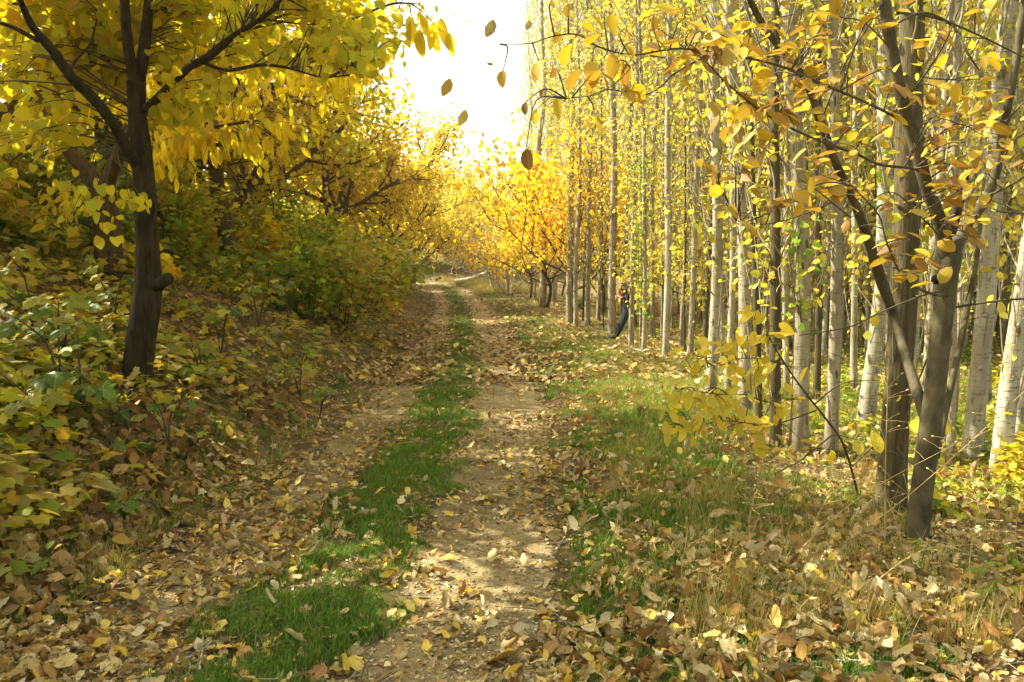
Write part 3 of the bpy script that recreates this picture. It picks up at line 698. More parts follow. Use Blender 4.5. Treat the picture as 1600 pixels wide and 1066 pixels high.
SHORT = [(1390, 'thick olive trunk'), (1352, 'white leaning trunk'), (1248, 'ivied trunk'), (1298, 'knotty brown trunk'), (1110, 'ringed pale trunk'), (1164, 'buff trunk behind the shoot'), (1040, 'slim trunk at the sunny grass'), (986, 'trunk the person leans on'), (1518, 'silvery leaning trunk'), (1575, 'sunlit footed trunk'), (956, 'grey trunk left of the person'), (905, 'slim trunks under the orange sapling'), (846, 'stout far edge trunk'), (1445, 'forked tree')]
ORD = ['first', 'second', 'third', 'fourth', 'fifth', 'sixth', 'seventh', 'eighth', 'ninth', 'tenth', 'eleventh', 'one of those farthest']; lcount = {}
def near_label(px_, bk, thin):
    lm_ = min(SHORT, key=lambda q: abs(q[0] - px_)); tone = {'bark_poplar': 'buff', 'bark_white': 'whitish', 'bark_grey': 'olive'}[bk]
    key_ = (lm_[1], px_ < lm_[0]); lcount[key_] = lcount.get(key_, -1) + 1
    return '%s %s poplar just %s of the %s, %s back' % ('thin' if thin else 'sturdier', tone, 'left' if px_ < lm_[0] else 'right', lm_[1], ORD[min(lcount[key_], 11)])
taken = []
for a in NEAR:
    e = poplar(*a[:4], a[4], a[5] or near_label(a[0], a[4], a[2] < 12), GP); taken.append((e.location.x, e.location.y))
def edge_x(y): return float(np.interp(y, [4, 8, 14, 19, 21, 28, 40, 52], [3.4, 3.6, 3.1, 2.7, 1.9, 1.3, .2, -1.6])) + .25
cnt = 0; yy = 8.5
while yy < 56 and cnt < 232:
    step = .78 if yy < 22 else 1.5; xx = edge_x(yy) + R.uniform(0, .5); nrow = 0
    while xx < .69 * yy + 1.2 and nrow < (99 if yy < 26 else 14):
        x = xx + R.gauss(0, .16); y = yy + R.gauss(0, .2)
        if all((x - a) ** 2 + (y - b) ** 2 > .35 for a, b in taken) and x > edge_x(y) - .3 and R.random() < (.30 if y < 13 else .75 if y < 20 else .88):
            ang = x / y
            zone = 'slim pale poplar in the near ranks of the grove among many alike' if y < 15 else ('distant poplar trunk lining the far stretch of the lane' if ang < .16 else 'thin poplar deep inside the grove among many alike trunks')
            bk = R.choice(['bark_poplar', 'bark_poplar', 'bark_white', 'bark_grey']); rad = R.choice([R.uniform(.02, .036), R.uniform(.03, .058)])
            if y < 24:
                zone = near_label(800 + F * x / y, bk, rad < .045)
            poplar(0, 0, 0, 0, bk, zone, GP, base=np.array([x, y, h(x, y) - .02]), rad=rad); cnt += 1; nrow += 1
        xx += step * R.uniform(.8, 1.25)
    yy += step * (1 if yy < 24 else 1.1)

# ivy on two trunks
def ivy(px, py0, py1, d, n, wpx, label):
    P = []; D = []
    for i in range(n):
        py = R.uniform(py0, py1); P.append(W(px + R.gauss(0, wpx), py, d - .08 + R.gauss(0, .12))); D.append([R.gauss(0, 1), R.gauss(-.4, .5), -.6])
    P = np.array(P); o = P.mean(0); me = leaves_mesh('ivy_leaves', T_lobed(), P - o, D, np.tile([0, -1, .4], (n, 1)) + NR.normal(0, .4, (n, 3)), NR.uniform(.045, .09, n)); me.materials.append(M['ivy'])
    e = empty('ivy_creeper', tuple(o), label, 'ivy'); mb = MB()
    for k in range(3): mb.tube(smooth_path([W(px + R.gauss(0, wpx * .4), py1 + 10, d - .05) - o, W(px + R.gauss(0, wpx * .6), (py0 + py1) / 2, d - .1) - o, W(px + R.gauss(0, wpx * .4), py0, d - .05) - o], 8), .004, 4)
    put('stem', mb.mesh('stem'), e, M['twig']); put('foliage', me, e, kind='stuff')
M['ivy'] = leafmat('ivy leaves', [(.18, .34, .03), (.28, .42, .04), (.14, .26, .03), (.42, .44, .05)], .45)
ivy(1250, 330, 520, ground(1248, 705), 60, 14, 'bright green ivy climbing the pale poplar above the low yellow shoot')
ivy(1000, 240, 500, ground(1006, 550), 170, 9, 'green ivy strands on the thin trunks right of the person')
ivy(1385, 215, 330, ground(1352, 665), 60, 14, 'lime green ivy on the white leaning poplar behind the forked tree')

# ================================================================== GENERIC BROAD TREE (crowns that can be copied)
def rotv(d, ang, az):
    d = d / np.linalg.norm(d); a = np.cross(d, [0, 0, 1.] if abs(d[2]) < .9 else [1., 0, 0]); a /= np.linalg.norm(a); b = np.cross(d, a)
    return d * math.cos(ang) + (a * math.cos(az) + b * math.sin(az)) * math.sin(ang)
def grow(g, mb, p, d, L, r, lv, mx, LP, LD, up, kids, leafn, wander=.12, spreadL=.09):
    n = 6; pts = [p]; dd = d / np.linalg.norm(d)
    for i in range(n - 1):
        dd = dd + g.normal(0, wander, 3) + np.array([0, 0, up]); dd /= np.linalg.norm(dd); pts.append(pts[-1] + dd * L / (n - 1))
    pts = np.array(pts); mb.tube(pts, np.linspace(r, r * (.55 if lv < mx else .3), n), 7 if lv == 0 else (5 if lv == 1 else 3))
    if lv < mx:
        for k in range(kids[lv]):
            t = g.uniform(.3, 1); j = min(int(t * (n - 1)), n - 2); f = t * (n - 1) - j; q = pts[j] * (1 - f) + pts[j + 1] * f
            grow(g, mb, q, rotv(dd, g.uniform(.45, 1.05), g.uniform(0, 6.28)), L * g.uniform(.5, .72), r * .5, lv + 1, mx, LP, LD, up, kids, leafn, wander, spreadL)
    if lv >= mx - 1:
        for i in range(leafn if lv == mx else leafn // 2):
            t = g.uniform(.1, 1.05); j = min(int(t * (n - 1)), n - 2); f = t * (n - 1) - j; q = pts[j] * (1 - f) + pts[j + 1] * f
            LP.append(q + g.normal(0, spreadL, 3)); LD.append(g.normal(0, .8, 3) + [0, 0, -.55])
def broad_variant(seed, trunkh, L, kids, leafn, T, smin, smax, up=.04, limbs=5, tr=.16, spread=.1, lowcrown=False):
    g = np.random.default_rng(seed); tb = MB(); P = smooth_path([(0, 0, -.3), (g.normal(0, .1), g.normal(0, .1), trunkh * .5), (g.normal(0, .25), g.normal(0, .25), trunkh)], 8)
    tb.tube(P, np.linspace(tr * 1.25, tr * .8, 8), 9, .05, seed); mb = MB(); LP = []; LD = []
    for k in range(limbs):
        a = k * 6.28 / limbs + g.uniform(-.4, .4); el = g.uniform(.35, 1.0) if not lowcrown else g.uniform(.1, 1.2)
        t = g.uniform(.55, 1); q = P[int(t * 7)]
        grow(g, mb, q, np.array([math.cos(a), math.sin(a), math.tan(el)]), L * g.uniform(.8, 1.2), tr * .55, 0, 2, LP, LD, up, kids, leafn, .13, spread)
    n = len(LP); lm = leaves_mesh('foliage', T, LP, LD, rnorm(n, .4, g), g.uniform(smin, smax, n))
    return tb.mesh('trunk'), mb.mesh('branches'), lm
def make_tree(var, loc, scale, name, label, cat, group, leafm, bark, rot=0, cache={}):
    e = empty(name, tuple(loc), label, cat, group, (R.gauss(0, .04), R.gauss(0, .04), rot)); e.scale = (scale,) * 3
    for nm, me, mm in (('trunk', var[0], bark), ('branches', var[1], bark), ('crown', var[2], leafm)):
        k = (me.name, mm)
        if k not in cache:
            m2 = me.copy(); m2.materials.clear(); m2.materials.append(M[mm]); cache[k] = m2
        o = put(nm, cache[k], e if nm != 'branches' else None, kind='stuff' if nm == 'crown' else None)
        if nm == 'branches': br = o
        if nm == 'crown': br.parent = e
    return e
BV = [broad_variant(200 + k, 1.8, 2.3, (6, 6), 25, T_oval(.38), .10, .17, limbs=6, tr=.12, spread=.19) for k in range(4)]
GL = 'autumn trees along the top of the left bank'
def bank(x, y): return np.array([x, y, h(x, y) - .05])
trees = [ # x, y, scale, variant, leaf, label
 (-7.0, 13.5, 1.15, 0, 'bush_gold', 'golden broad tree on the bank behind the leaning brown trunk'),
 (-6.1, 17.5, 1.15, 1, 'bush_mix', 'olive and gold tree arching over the middle of the left bank'),
 (-7.3, 22.5, 1.45, 2, 'bush_mix', 'tall mixed green and yellow tree rising beside the strip of sky'),
 (-6.6, 28.5, 1.35, 3, 'bush_gold', 'ochre tree leaning out over the lane below the sky gap'),
 (-6.0, 34.0, 1.3, 0, 'bush_gold', 'golden tree beyond the ochre one at the bend of the lane'),
 (-6.3, 40.0, 1.25, 1, 'bush_gold', 'bright gold tree with low hanging crown at the bend of the lane'),
 (-5.9, 46.0, 1.15, 2, 'bush_gold', 'distant gold tree closing the lane on the left'),
 (-3.9, 52.0, 1.15, 3, 'bush_gold', 'distant yellow tree directly above the end of the lane'),
 (-1.2, 55.0, 1.05, 1, 'bush_gold', 'distant yellow tree right of the one above the lane end'),
 (1.6, 57.0, 1.05, 0, 'bush_mix', 'distant olive tree behind the bare shrubs at the lane end'),
 (-7.4, 10.6, 1.15, 1, 'bush_gold', 'gold tree just behind the forked brown tree on the near bank'),
 (-5.9, 5.0, 1.15, 0, 'bush_gold', 'unseen gold tree added outside the left border to shade the foreground'), (-5.0, 1.4, 1.1, 2, 'bush_mix', 'unseen mixed green and gold tree added beside the camera to shade the foreground'), (-9.5, 18.5, 1.3, 3, 'bush_gold', None), (-10.5, 23.5, 1.4, 1, 'bush_mix', None), (-9.5, 30, 1.4, 0, 'bush_gold', None), (-10.5, 37, 1.4, 2, 'bush_gold', None),  # both labelled trees stand out of view, added to shade the foreground
 (-10.5, 13.0, 1.3, 2, 'bush_mix', None), (-11, 47, 1.4, 3, 'bush_gold', None), (-7.5, 60, 1.5, 0, 'bush_mix', None), (-16, 42, 1.5, 2, 'bush_gold', None)]
for x, y, s, v, lf, lb in trees:
    make_tree(BV[v], bank(x, y), s, 'broad_tree', lb or 'autumn tree crowded in the wood behind the left bank trees', 'tree', GL, lf, 'bark_brown', R.uniform(0, 6.28))
# far grove and hill behind
for k in range(44):
    y = R.uniform(60, 68) + (k % 2) * 9; x = -13 + (k // 2) * 3.1 + R.uniform(-1, 1)
    make_tree(BV[k % 4], bank(x, y), R.uniform(1.1, 1.5), 'broad_tree', 'far yellow tree closing the view behind the poplar grove', 'tree', 'far trees behind the grove', R.choice(['bush_gold', 'bush_mix', 'poplar_leaf']), 'bark_brown', R.uniform(0, 6.28))

# orange leafed saplings standing before the poplars
SV = [broad_variant(300 + k, 1.0, 1.75, (5, 5), 12, T_oval(.36, .05, .12), .09, .15, up=.13, limbs=6, tr=.04, spread=.16, lowcrown=True) for k in range(3)]
sap = [(900, 500, 24.0, 1.6, 'gold', 'large orange yellow leafed sapling at the grove edge left of the person'), (850, 475, 29.0, 1.5, 'gold', 'orange yellow sapling farther along the grove edge, left of the largest one'),
       (940, 500, 27, 1.6, 'gold', 'golden sapling tucked behind the poplar left of the person'), (826, 462, 34.0, 1.2, 'gold', 'small orange sapling at the far corner of the grove edge'), (985, 480, 30, 1.6, 'gold', 'tall golden sapling in the second rank of the grove edge')]
for k, (px, py, d, s, lf, lb) in enumerate(sap):
    w = W(px, 450, d); make_tree(SV[k % 3], bank(w[0], d), s, 'walnut_sapling', lb, 'sapling', 'orange saplings at the grove edge', lf, 'bark_brown', R.uniform(0, 6.28))
for k in range(26):
    y = R.uniform(16, 50); x = R.uniform(edge_x(y) + .8, .66 * y)
    make_tree(SV[k % 3], bank(x, y), R.uniform(.7, 1.3), 'walnut_sapling', 'leafy yellow sapling growing between the poplar trunks inside the grove', 'sapling', 'saplings inside the grove', R.choice(['gold', 'poplar_leaf', 'poplar_leaf', 'bush_mix']), 'bark_brown', R.uniform(0, 6.28))

# bare grey shrubs at the end of the lane
def bare_variant(seed):
    g = np.random.default_rng(seed); mb = MB(); LP = []; LD = []
    for k in range(9):
        a = g.uniform(0, 6.28); grow(g, mb, np.array([0, 0, -.1]), np.array([math.cos(a) * .6, math.sin(a) * .6, 1.]), g.uniform(1.2, 2.0), .03, 0, 2, LP, LD, .05, (5, 5), 2, .12, .03)
    return mb.mesh('stems'), leaves_mesh('sparse_leaves', T_rhomb(), LP, LD, rnorm(len(LP), .4, g), g.uniform(.05, .09, len(LP)))
bvs = [bare_variant(5), bare_variant(6)]
for me, lm in bvs: me.materials.append(M['twig_pale']); lm.materials.append(M['bush_mix'])
for k, (px, d, s, lb) in enumerate([(772, 41, 1.5, 'bare grey shrub at the end of the lane below the sky gap'), (795, 37, 1.2, 'twiggy half bare shrub left of the first far poplars'), (752, 50, 1.5, 'leafless grey thicket behind the bleached fallen tree'), (785, 48, 1.8, 'tall bare shrub behind the dry grass mound')]):
    w = W(px, 430, d); e = empty('bare_shrub', tuple(bank(w[0], d)), lb, 'shrub', 'bare shrubs at the end of the lane', (0, 0, R.uniform(0, 6))); e.scale = (s,) * 3
    put('stems', bvs[k % 2][0], e); put('foliage', bvs[k % 2][1], e, kind='stuff')
# bleached fallen tree
d0 = 48.; c0 = bank(W(752, 410, d0)[0], d0); e = empty('fallen_tree', tuple(c0), 'bleached dead fallen tree with bare forked branches at the end of the lane', 'fallen tree')
mb = MB(); mb.tube(smooth_path([(-1.6, -.2, .12), (-.4, 0, .4), (.8, .2, 1.0), (1.9, .3, 1.9)], 10), np.linspace(.17, .07, 10), 7, .06, 3); put('trunk', mb.mesh('trunk'), e, M['deadwood'])
for k in range(11):
    t = R.uniform(.1, 1); b0 = np.array([-1.6 + 3.4 * t, 0, .15 + 1.6 * t * t]); dr = np.array([R.uniform(-1.2, -.1), R.uniform(-.8, .6), R.uniform(-.35, .5)]); mb = MB()
    mb.tube(smooth_path([b0, b0 + dr * .6 + [0, 0, .1], b0 + dr * 1.3], 6), np.linspace(.05, .015, 6), 5); put('branch', mb.mesh('branch'), e, M['deadwood'])

# ================================================================== BANK UNDERGROWTH
def shrub_variant(seed, hgt, rad, n, T, smin, smax, nst=9):
    g = np.random.default_rng(seed); mb = MB(); LP = []; LD = []
    for k in range(nst):
        a = g.uniform(0, 6.28); rr = rad * math.sqrt(g.random()); tip = np.array([rr * math.cos(a), rr * math.sin(a), hgt * (1 - .5 * (rr / rad) ** 2) * g.uniform(.7, 1.1)])
        pts = smooth_path([(0.1 * math.cos(a), .1 * math.sin(a), -.1), tip * [.45, .45, .7], tip], 6); mb.tube(pts, np.linspace(.012, .003, 6), 4)
        for i in range(n // nst):
            u = g.uniform(.2, 1); j = min(int(u * 5), 4); LP.append(pts[j] + (pts[j + 1] - pts[j]) * (u * 5 - j) + g.normal(0, .13 * rad / .7, 3)); LD.append([g.normal() + math.cos(a), g.normal() + math.sin(a), -.4])
    N_ = rnorm(len(LP), .7, g) + np.array([.25, -.35, 0]); LP = np.array(LP); LP[:, 2] = np.maximum(LP[:, 2], .02)
    return mb.mesh('stems'), leaves_mesh('foliage', T, LP, LD, N_, g.uniform(smin, smax, len(LP)))
UV = [shrub_variant(400, 1.0, .8, 420, T_lobed(), .10, .20), shrub_variant(401, 1.3, .9, 560, T_lobed(), .08, .16), shrub_variant(402, .6, .7, 260, T_lobed(), .10, .20), shrub_variant(403, 1.8, 1.1, 900, T_lobed(), .07, .15, 14)]
ucache = {}
def undershrub(x, y, s, v, lf, label, group='leafy shrubs covering the left bank', name='bank_shrub'):
    e = empty(name, tuple(bank(x, y)), label, 'shrub', group, (R.gauss(0, .1), R.gauss(.1, .1), R.uniform(0, 6.28))); e.scale = (s, s, s * R.uniform(.8, 1.1))
    for nm, me, mm in (('stems', UV[v][0], 'twig'), ('foliage', UV[v][1], lf)):
        k = (v, nm, mm)
        if k not in ucache: m2 = me.copy(); m2.materials.clear(); m2.materials.append(M[mm]); ucache[k] = m2
        put(nm, ucache[k], e, kind='stuff' if nm == 'foliage' else None)
named = [(560, 330, 15.5, 1.25, 3, 'shrub_olive', 'big creeper hung shrub with green and gold leaves at mid bank'), (500, 390, 14.0, 1.0, 3, 'shrub_green', 'green leafy shrub in front of the big creeper hung one'), (620, 380, 20., 1.2, 3, 'shrub_olive', 'olive shrub leaning over the left track halfway along'),
         (690, 400, 33., 1.35, 3, 'shrub_green', 'dark green shrub at the far left shoulder of the lane'), (660, 395, 27., 1.2, 3, 'shrub_green', 'fresh green shrub just before the far dark green one'), (440, 330, 13.5, 1., 1, 'shrub_green', 'bright green shrub right of the leaning brown trunk')]
for px, py, d, s, v, lf, lb in named:
    w = W(px, py, d); x = min(w[0] - .3, -.069 * d - .9 - 1.15 * s)
    undershrub(x, d, s, v, lf, lb)
n = 0
ys_ = sorted(5.2 + 38 * R.random() ** 1.4 for _ in range(330)); yi = 0
while yi < 330:
    y = ys_[yi]; yi += 1
    r = -2.75 - R.random() ** .8 * min(9, 2 + y * .35); x = float(track_x(y)) + r
    if x < -.72 * y - 1 : continue
    if y < 8.5 and (r > -4.0 or R.random() < .85): continue
    if 60 < 800 + F * x / y < 225 and y < 9.6: continue
    if 8.5 <= y < 17 and r > -4.7 and R.random() < .75: continue
    if (x + 3.3) ** 2 + (y - 6.8) ** 2 < .7 or x > -.069 * y - 2.0: continue
    if y < 14 and -3.6 < r: v = 2; s = R.uniform(.35, .7)
    elif r > -3.4: v = 2; s = R.uniform(.5, .9)
    else: v = R.choice([0, 1, 1, 3, 3] if y > 11 else [0, 1, 2]); s = R.uniform(.6, 1.1) * (1 if y < 12 else 1.2)
    q_ = 800 + F * x / y
    if (295 < q_ < 400 and y < 15.5) or (60 < q_ < 225 and y < 10): v = 2; s = min(s, .7)
    lf = R.choice(['shrub_green', 'shrub_olive', 'shrub_olive', 'shrub_green', 'bush_gold'])
    q_ = 800 + F * x / y; nm_ = next(t_ for lim, t_ in ((60, 'by the left border'), (250, 'left of the dark trunk'), (345, 'between the dark and the leaning brown trunk'), (450, 'right of the leaning brown trunk'), (560, 'before the creeper hung shrub'), (640, 'beyond the creeper hung shrub'), (9999, 'near the far shoulder of the lane')) if q_ < lim)
    lb_ = '%s %s shrub %s' % (['waist high', 'tall', 'low', 'very tall'][v], {'shrub_green': 'green', 'shrub_olive': 'olive', 'bush_gold': 'gold'}[lf], nm_); lcount[lb_] = lcount.get(lb_, -1) + 1
    undershrub(x, y, s, v, lf, lb_ + ', %s nearest' % ORD[min(lcount[lb_], 11)]); n += 1
# green undergrowth in the grove
for k in range(60):
    y = R.uniform(5.0, 30); x = R.uniform(edge_x(y) + .2, .7 * y); s = R.uniform(.25, .6)
    undershrub(x, y, s, R.choice([0, 2]), R.choice(['shrub_green', 'shrub_olive', 'bush_mix']), 'small leafy undergrowth plant on the grove floor between poplar trunks', 'undergrowth plants in the grove', 'undergrowth_plant')

# near plants with single lobed leaves
MAP = tmeshes('leaf', [T_maple(k) for k in range(5)])
def maple_plant(px, py, spread, n, size, mats, label, up=.5, dd=None, name='maple_seedling', tilt=.35):
    """(px,py): where the leafy top shows; the stem roots in the bank behind and below it"""
    g = np.random.default_rng(int(px * 7 + py)); v = ray(px, py); d = np.arange(2., 40, .02); Pz = v[2] * d + CAMZ
    k = int(np.argmax(Pz - up <= H(v[0] * d, d))) if dd is None else int(np.argmin(abs(d - dd)))
    d = float(d[k]); c = W(px, py, d); base = np.array([c[0] + g.normal(0, .08), c[1] + .12, 0]); base[2] = h(base[0], base[1])
    e = empty(name, tuple(base), label, 'plant', 'large leafed plants on the left bank')
    nst = max(2, n // 4); tips = []
    spread = spread * d / F
    for j in range(nst):
        t = c + np.array([g.uniform(-1, 1) * spread, g.uniform(-.6, .6) * spread, g.uniform(-.7, .7) * spread]); t[2] = max(t[2], h(t[0], t[1]) + .05); tips.append(t)
        mb = MB(); pts = smooth_path([base - base, (t - base) * [.3, .3, .65], t - base], 7); mb.tube(pts, np.linspace(.010, .004, 7), 5); put('stem', mb.mesh('stem'), e, M['twig'])
        pet = MB(); lv = n // nst + (1 if j < n % nst else 0)
        for i in range(lv):
            az = g.uniform(0, 6.28); L = size * g.uniform(.3, .8); q0 = pts[-1 - (i % 3)]; q1 = q0 + np.array([math.cos(az) * L, math.sin(az) * L, L * g.uniform(-.25, .5)])
            wz = h(base[0] + q1[0], base[1] + q1[1]) - base[2] + .03; q1[2] = max(q1[2], wz)
            pet.tube([q0, (q0 + q1) / 2 + [0, 0, .02], q1], .0025, 3)
            nr = np.array([g.normal(0, tilt) + .15, g.normal(0, tilt) - .95, 1]); dr = np.array([math.cos(az), math.sin(az) - .25, -.35])
            leaf_obj('leaf', MAP[int(g.integers(0, 5))], M[mats[int(g.integers(0, len(mats)))]], q1, dr, nr, size * g.uniform(.75, 1.2), e)
        put('petioles', pet.mesh('petioles'), e, M['twig'], kind='stuff')
g1, y1 = 'maple_green', 'maple_yellow'
for a in [
 (105, 560, 70, 15, .21, [g1], 'largest clump of big green lobed leaves left of the dark trunk'), (50, 500, 60, 9, .18, [g1, g1, y1], 'green and yellowing lobed plant above the largest clump at the left border'),
 (150, 440, 60, 10, .15, [y1, g1], 'yellow green lobed plant just left of the dark trunk'), (20, 420, 50, 9, .15, [g1, y1], 'bright green lobed plant at the left border near the wood'), (40, 600, 45, 6, .18, [g1], 'small lobed plant under the largest clump at the left border'),
 (170, 640, 55, 8, .15, [g1], 'flat spreading green leaves below left of the dark trunk'), (225, 660, 40, 5, .13, [g1], 'low pair of green leaves right at the foot of the dark trunk'), (55, 835, 55, 6, .13, [g1], 'low green lobed leaves at the left border above the near litter'),
 (215, 785, 35, 5, .09, [g1], 'small green seedling in the grass of the lower left bank'), (145, 685, 18, 2, .13, [g1], 'single pair of green leaves under the spreading plant'), (395, 430, 38, 14, .13, [y1], 'sapling with sunlit bright yellow lobed leaves right of the dark trunk'),
 (350, 470, 40, 10, .14, [y1, g1], 'yellow green lobed sapling between dark trunk and the sunlit one'), (330, 400, 50, 9, .13, [y1, g1], 'pale yellow green plant behind the stub of the dark trunk'), (300, 520, 35, 6, .13, [g1], 'green lobed plant just right of the dark trunk'),
 (395, 680, 14, 2, .12, [g1], 'lone round green leaf pair on the bank foot by the left track'), (455, 560, 40, 8, .13, [g1, y1], 'green and yellow lobed plant halfway between dark trunk and track'), (505, 590, 35, 6, .12, [g1], 'green lobed plant beside the leafy left track'),
 (440, 460, 40, 7, .14, [y1, g1], 'olive lobed plant right of the sunlit yellow sapling'), (480, 420, 40, 7, .14, [g1, y1], 'lobed plant below the green shrub at mid bank'), (545, 470, 30, 6, .14, [y1, g1], 'yellowing lobed plant above the middle of the left track'),
 (255, 610, 30, 4, .10, [y1, g1], 'tiny yellow green seedling against the foot of the dark trunk'), (90, 470, 50, 8, .16, [g1, y1], 'wide green lobed plant behind the largest clump'), (10, 660, 35, 4, .12, [y1], 'yellow lobed leaves low at the left border'),
 (430, 640, 30, 4, .10, [g1], 'small green plant in the litter at the bank foot'), (320, 690, 30, 4, .09, [g1], 'small dark green seedling behind the pale fallen stick')]:
    a = a[:3] + (int(a[3] * 1.3), a[4] * (1.18 if a[3] > 3 else 1.05)) + a[5:]
    up = .5 if a[1] < 620 else .14
    if a[0] in (395, 350) and a[1] < 500: up = .75
    maple_plant(*a, up=up)

# ================================================================== HAND PLACED TREES
def limb(mb, pts, sides=10, n=None, rough=.02, seed=0, cap=False):
    """pts: (px, py, d, width in px)"""
    P = np.array([W(a, b, c) for a, b, c, w in pts]); r = np.array([w / 2 * c / F * mb.k for a, b, c, w in pts]); n = n or len(pts) * 5
    Q = smooth_path(P, n); rr = np.interp(np.linspace(0, 1, n), np.linspace(0, 1, len(r)), r)
    mb.tube(Q - mb.o, rr, sides, rough, seed, cap); return Q, rr
def build_tree(name, base, label, cat, group=None):
    e = empty(name, tuple(base), label, cat, group); return e
class TreeB:
    """hand built tree: limbs by photo position and distance; leaves as separate parts first, the rest joined"""
    def __init__(s, name, base, label, cat, bark, group=None):
        s.e = empty(name, tuple(base), label, cat, group); s.o = np.array(base, float); s.bark = bark; s.paths = []; s.LP = []; s.LD = []; s.LS = []; s.LM = []; s.flat = np.ones(3); s.k = .84
    def limb(s, nm, pts, sides=10, rough=.02, seed=0, cap=False, tw=False):
        mb = MB(); mb.o = s.o; mb.k = s.k; Q, r = limb(mb, pts, sides, None, rough, seed, cap); put(nm, mb.mesh(nm), s.e, M[s.bark]); s.paths.append(Q); return Q
    def twig(s, target, g, leaves, size, tw, droop=.0, jit=.05, src=None, kind=0, gap=.35, dirj=.6):
        A = np.vstack(s.paths) if src is None else src; t = np.asarray(target, float); dist = np.linalg.norm(A - t, axis=1) + .6 * np.clip(A[:, 2] - t[2], 0, 9)
        a = A[int(np.argmin(dist))]; mid = (a + t) / 2 + g.normal(0, .12, 3) * np.linalg.norm(t - a) + [0, 0, .15 * np.linalg.norm(t - a)]
        P = smooth_path([a, mid, t], 9); L = np.linalg.norm(t - a); tw.tube(P - s.o, np.linspace(.004 + .0035 * L, .0018, 9), 4)
        for i in range(leaves):
            u = gap + (1 - gap) * (i + g.random()) / leaves; j = min(int(u * 8), 7); q = P[j] + (P[j + 1] - P[j]) * (u * 8 - j)
            dr = (P[j + 1] - P[j]); dr = dr / np.linalg.norm(dr) * .5 + g.normal(0, dirj, 3) * s.flat + [0, 0, -droop]
            s.LP.append(q + g.normal(0, jit, 3)); s.LD.append(dr); s.LS.append(size * g.uniform(.7, 1.25)); s.LM.append(kind)
        return P
    def finish(s, tw, kinds, nrm, maxobj=290):
        """kinds: list of (template list, material name)"""
        put('twigs', tw.mesh('twigs'), s.e, M['twig'], kind='stuff')
        P = np.array(s.LP); D = np.array(s.LD); S = np.array(s.LS); K = np.array(s.LM); N_ = nrm(len(P))
        cy_ = (P[:, 0] / P[:, 1]); inview = (np.abs(cy_) < .66) & ((P[:, 2] - CAMZ) / P[:, 1] < .34)
        score = np.where(inview, S / P[:, 1], 0); order = np.argsort(-score); near = order[:maxobj]; rest = order[maxobj:]
        mes = {}
        for i in near:
            ts, mm = kinds[K[i]]; key = (K[i], int(i) % len(ts))
            if key not in mes: mes[key] = template_mesh('leaf', ts[key[1]]); mes[key].materials.append(M[mm])
            leaf_obj('leaf', mes[key], M[mm], P[i], D[i], N_[i], S[i], s.e, s.o)
        for k, (ts, mm) in enumerate(kinds):
            r = rest[K[rest] == k]
            if len(r):
                me = leaves_mesh('foliage', ts[0], P[r] - s.o, D[r], N_[r], S[r], True); me.materials.append(M[mm]); put('foliage', me, s.e, kind='stuff')
def leaf_grid(w, fold, droop, seed):
    """soft living leaf: pointed oval, 2x5 grid"""
    g = np.random.default_rng(seed); V = []; ws = [0, .72, 1, .95, .6, 0]; tt = [0, .16, .38, .6, .84, 1.]
    b = g.uniform(-.1, .15)
    for t, a in zip(tt, ws):
        for s in (-1, 0, 1): V.append((s * w * a + .04 * math.sin(t * 4 + seed), t, abs(s) * fold * a - droop * t * t + b * s * t * .3 * a))
    Q = [(3 * j + i, 3 * j + i + 1, 3 * j + 4 + i, 3 * j + 3 + i) for j in range(5) for i in (0, 1)]
    V = np.array(V); L = V.copy(); L[:, 0] *= .3 / w
    return V, [np.array(Q)], L
def round_grid(seed):
    V = []; ws = [.25, .85, 1, .82, .42, 0]; tt = [0.04, .08, .34, .6, .84, 1.]
    for t, a in zip(tt, ws):
        for s in (-1, 0, 1): V.append((s * .46 * a, t - (.07 if s and t < .1 else 0), abs(s) * .07 * a - .12 * t * t))
    Q = [(3 * j + i, 3 * j + i + 1, 3 * j + 4 + i, 3 * j + 3 + i) for j in range(5) for i in (0, 1)]
    V = np.array(V); L = V.copy(); L[:, 0] *= .5; return V, [np.array(Q)], L

# ---- dark trunk on the left bank with round yellow leaves
g = np.random.default_rng(5)
dA = ground(215, 596); bA = G(215, 590)
A = TreeB('dark_barked_tree', bA, 'dark barked tree with round yellow leaves leaning on the left bank', 'tree', 'bark_dark'); A.k = .72
a = dA
A.limb('trunk', [(212, 625, a, 74), (214, 585, a, 62), (222, 520, a, 60), (232, 450, a, 58), (230, 380, a, 46), (226, 300, a - .05, 44), (221, 235, a - .1, 42), (214, 180, a - .12, 36), (213, 128, a - .12, 38)], 16, .03, 1)
A.limb('limb', [(213, 135, a - .1, 26), (202, 85, a - .15, 22), (197, 40, a - .2, 20), (190, -60, a - .3, 17), (170, -180, a - .5, 12)], 10, .03, 2)
A.limb('limb', [(215, 135, a - .1, 28), (224, 85, a - .05, 24), (229, 40, a, 22), (238, -40, a + .1, 18), (262, -170, a + .1, 12)], 10, .03, 3)
A.limb('limb', [(217, 262, a - .05, 26), (196, 228, a - .35, 23), (180, 198, a - .5, 22), (149, 157, a - .7, 24), (111, 120, a - .85, 22), (80, 76, a - 1., 20), (50, 40, a - 1.1, 15), (28, -10, a - 1.3, 12), (0, -90, a - 1.5, 9)], 10, .05, 4)
A.limb('branch', [(60, 64, a - 1.05, 11), (22, 44, a - 1.2, 9), (-20, 30, a - 1.3, 7), (-90, 10, a - 1.5, 5)], 7)
A.limb('branch', [(108, 116, a - .85, 8), (118, 95, a - .8, 6), (140, 70, a - .7, 4), (152, 30, a - .6, 3)], 6)
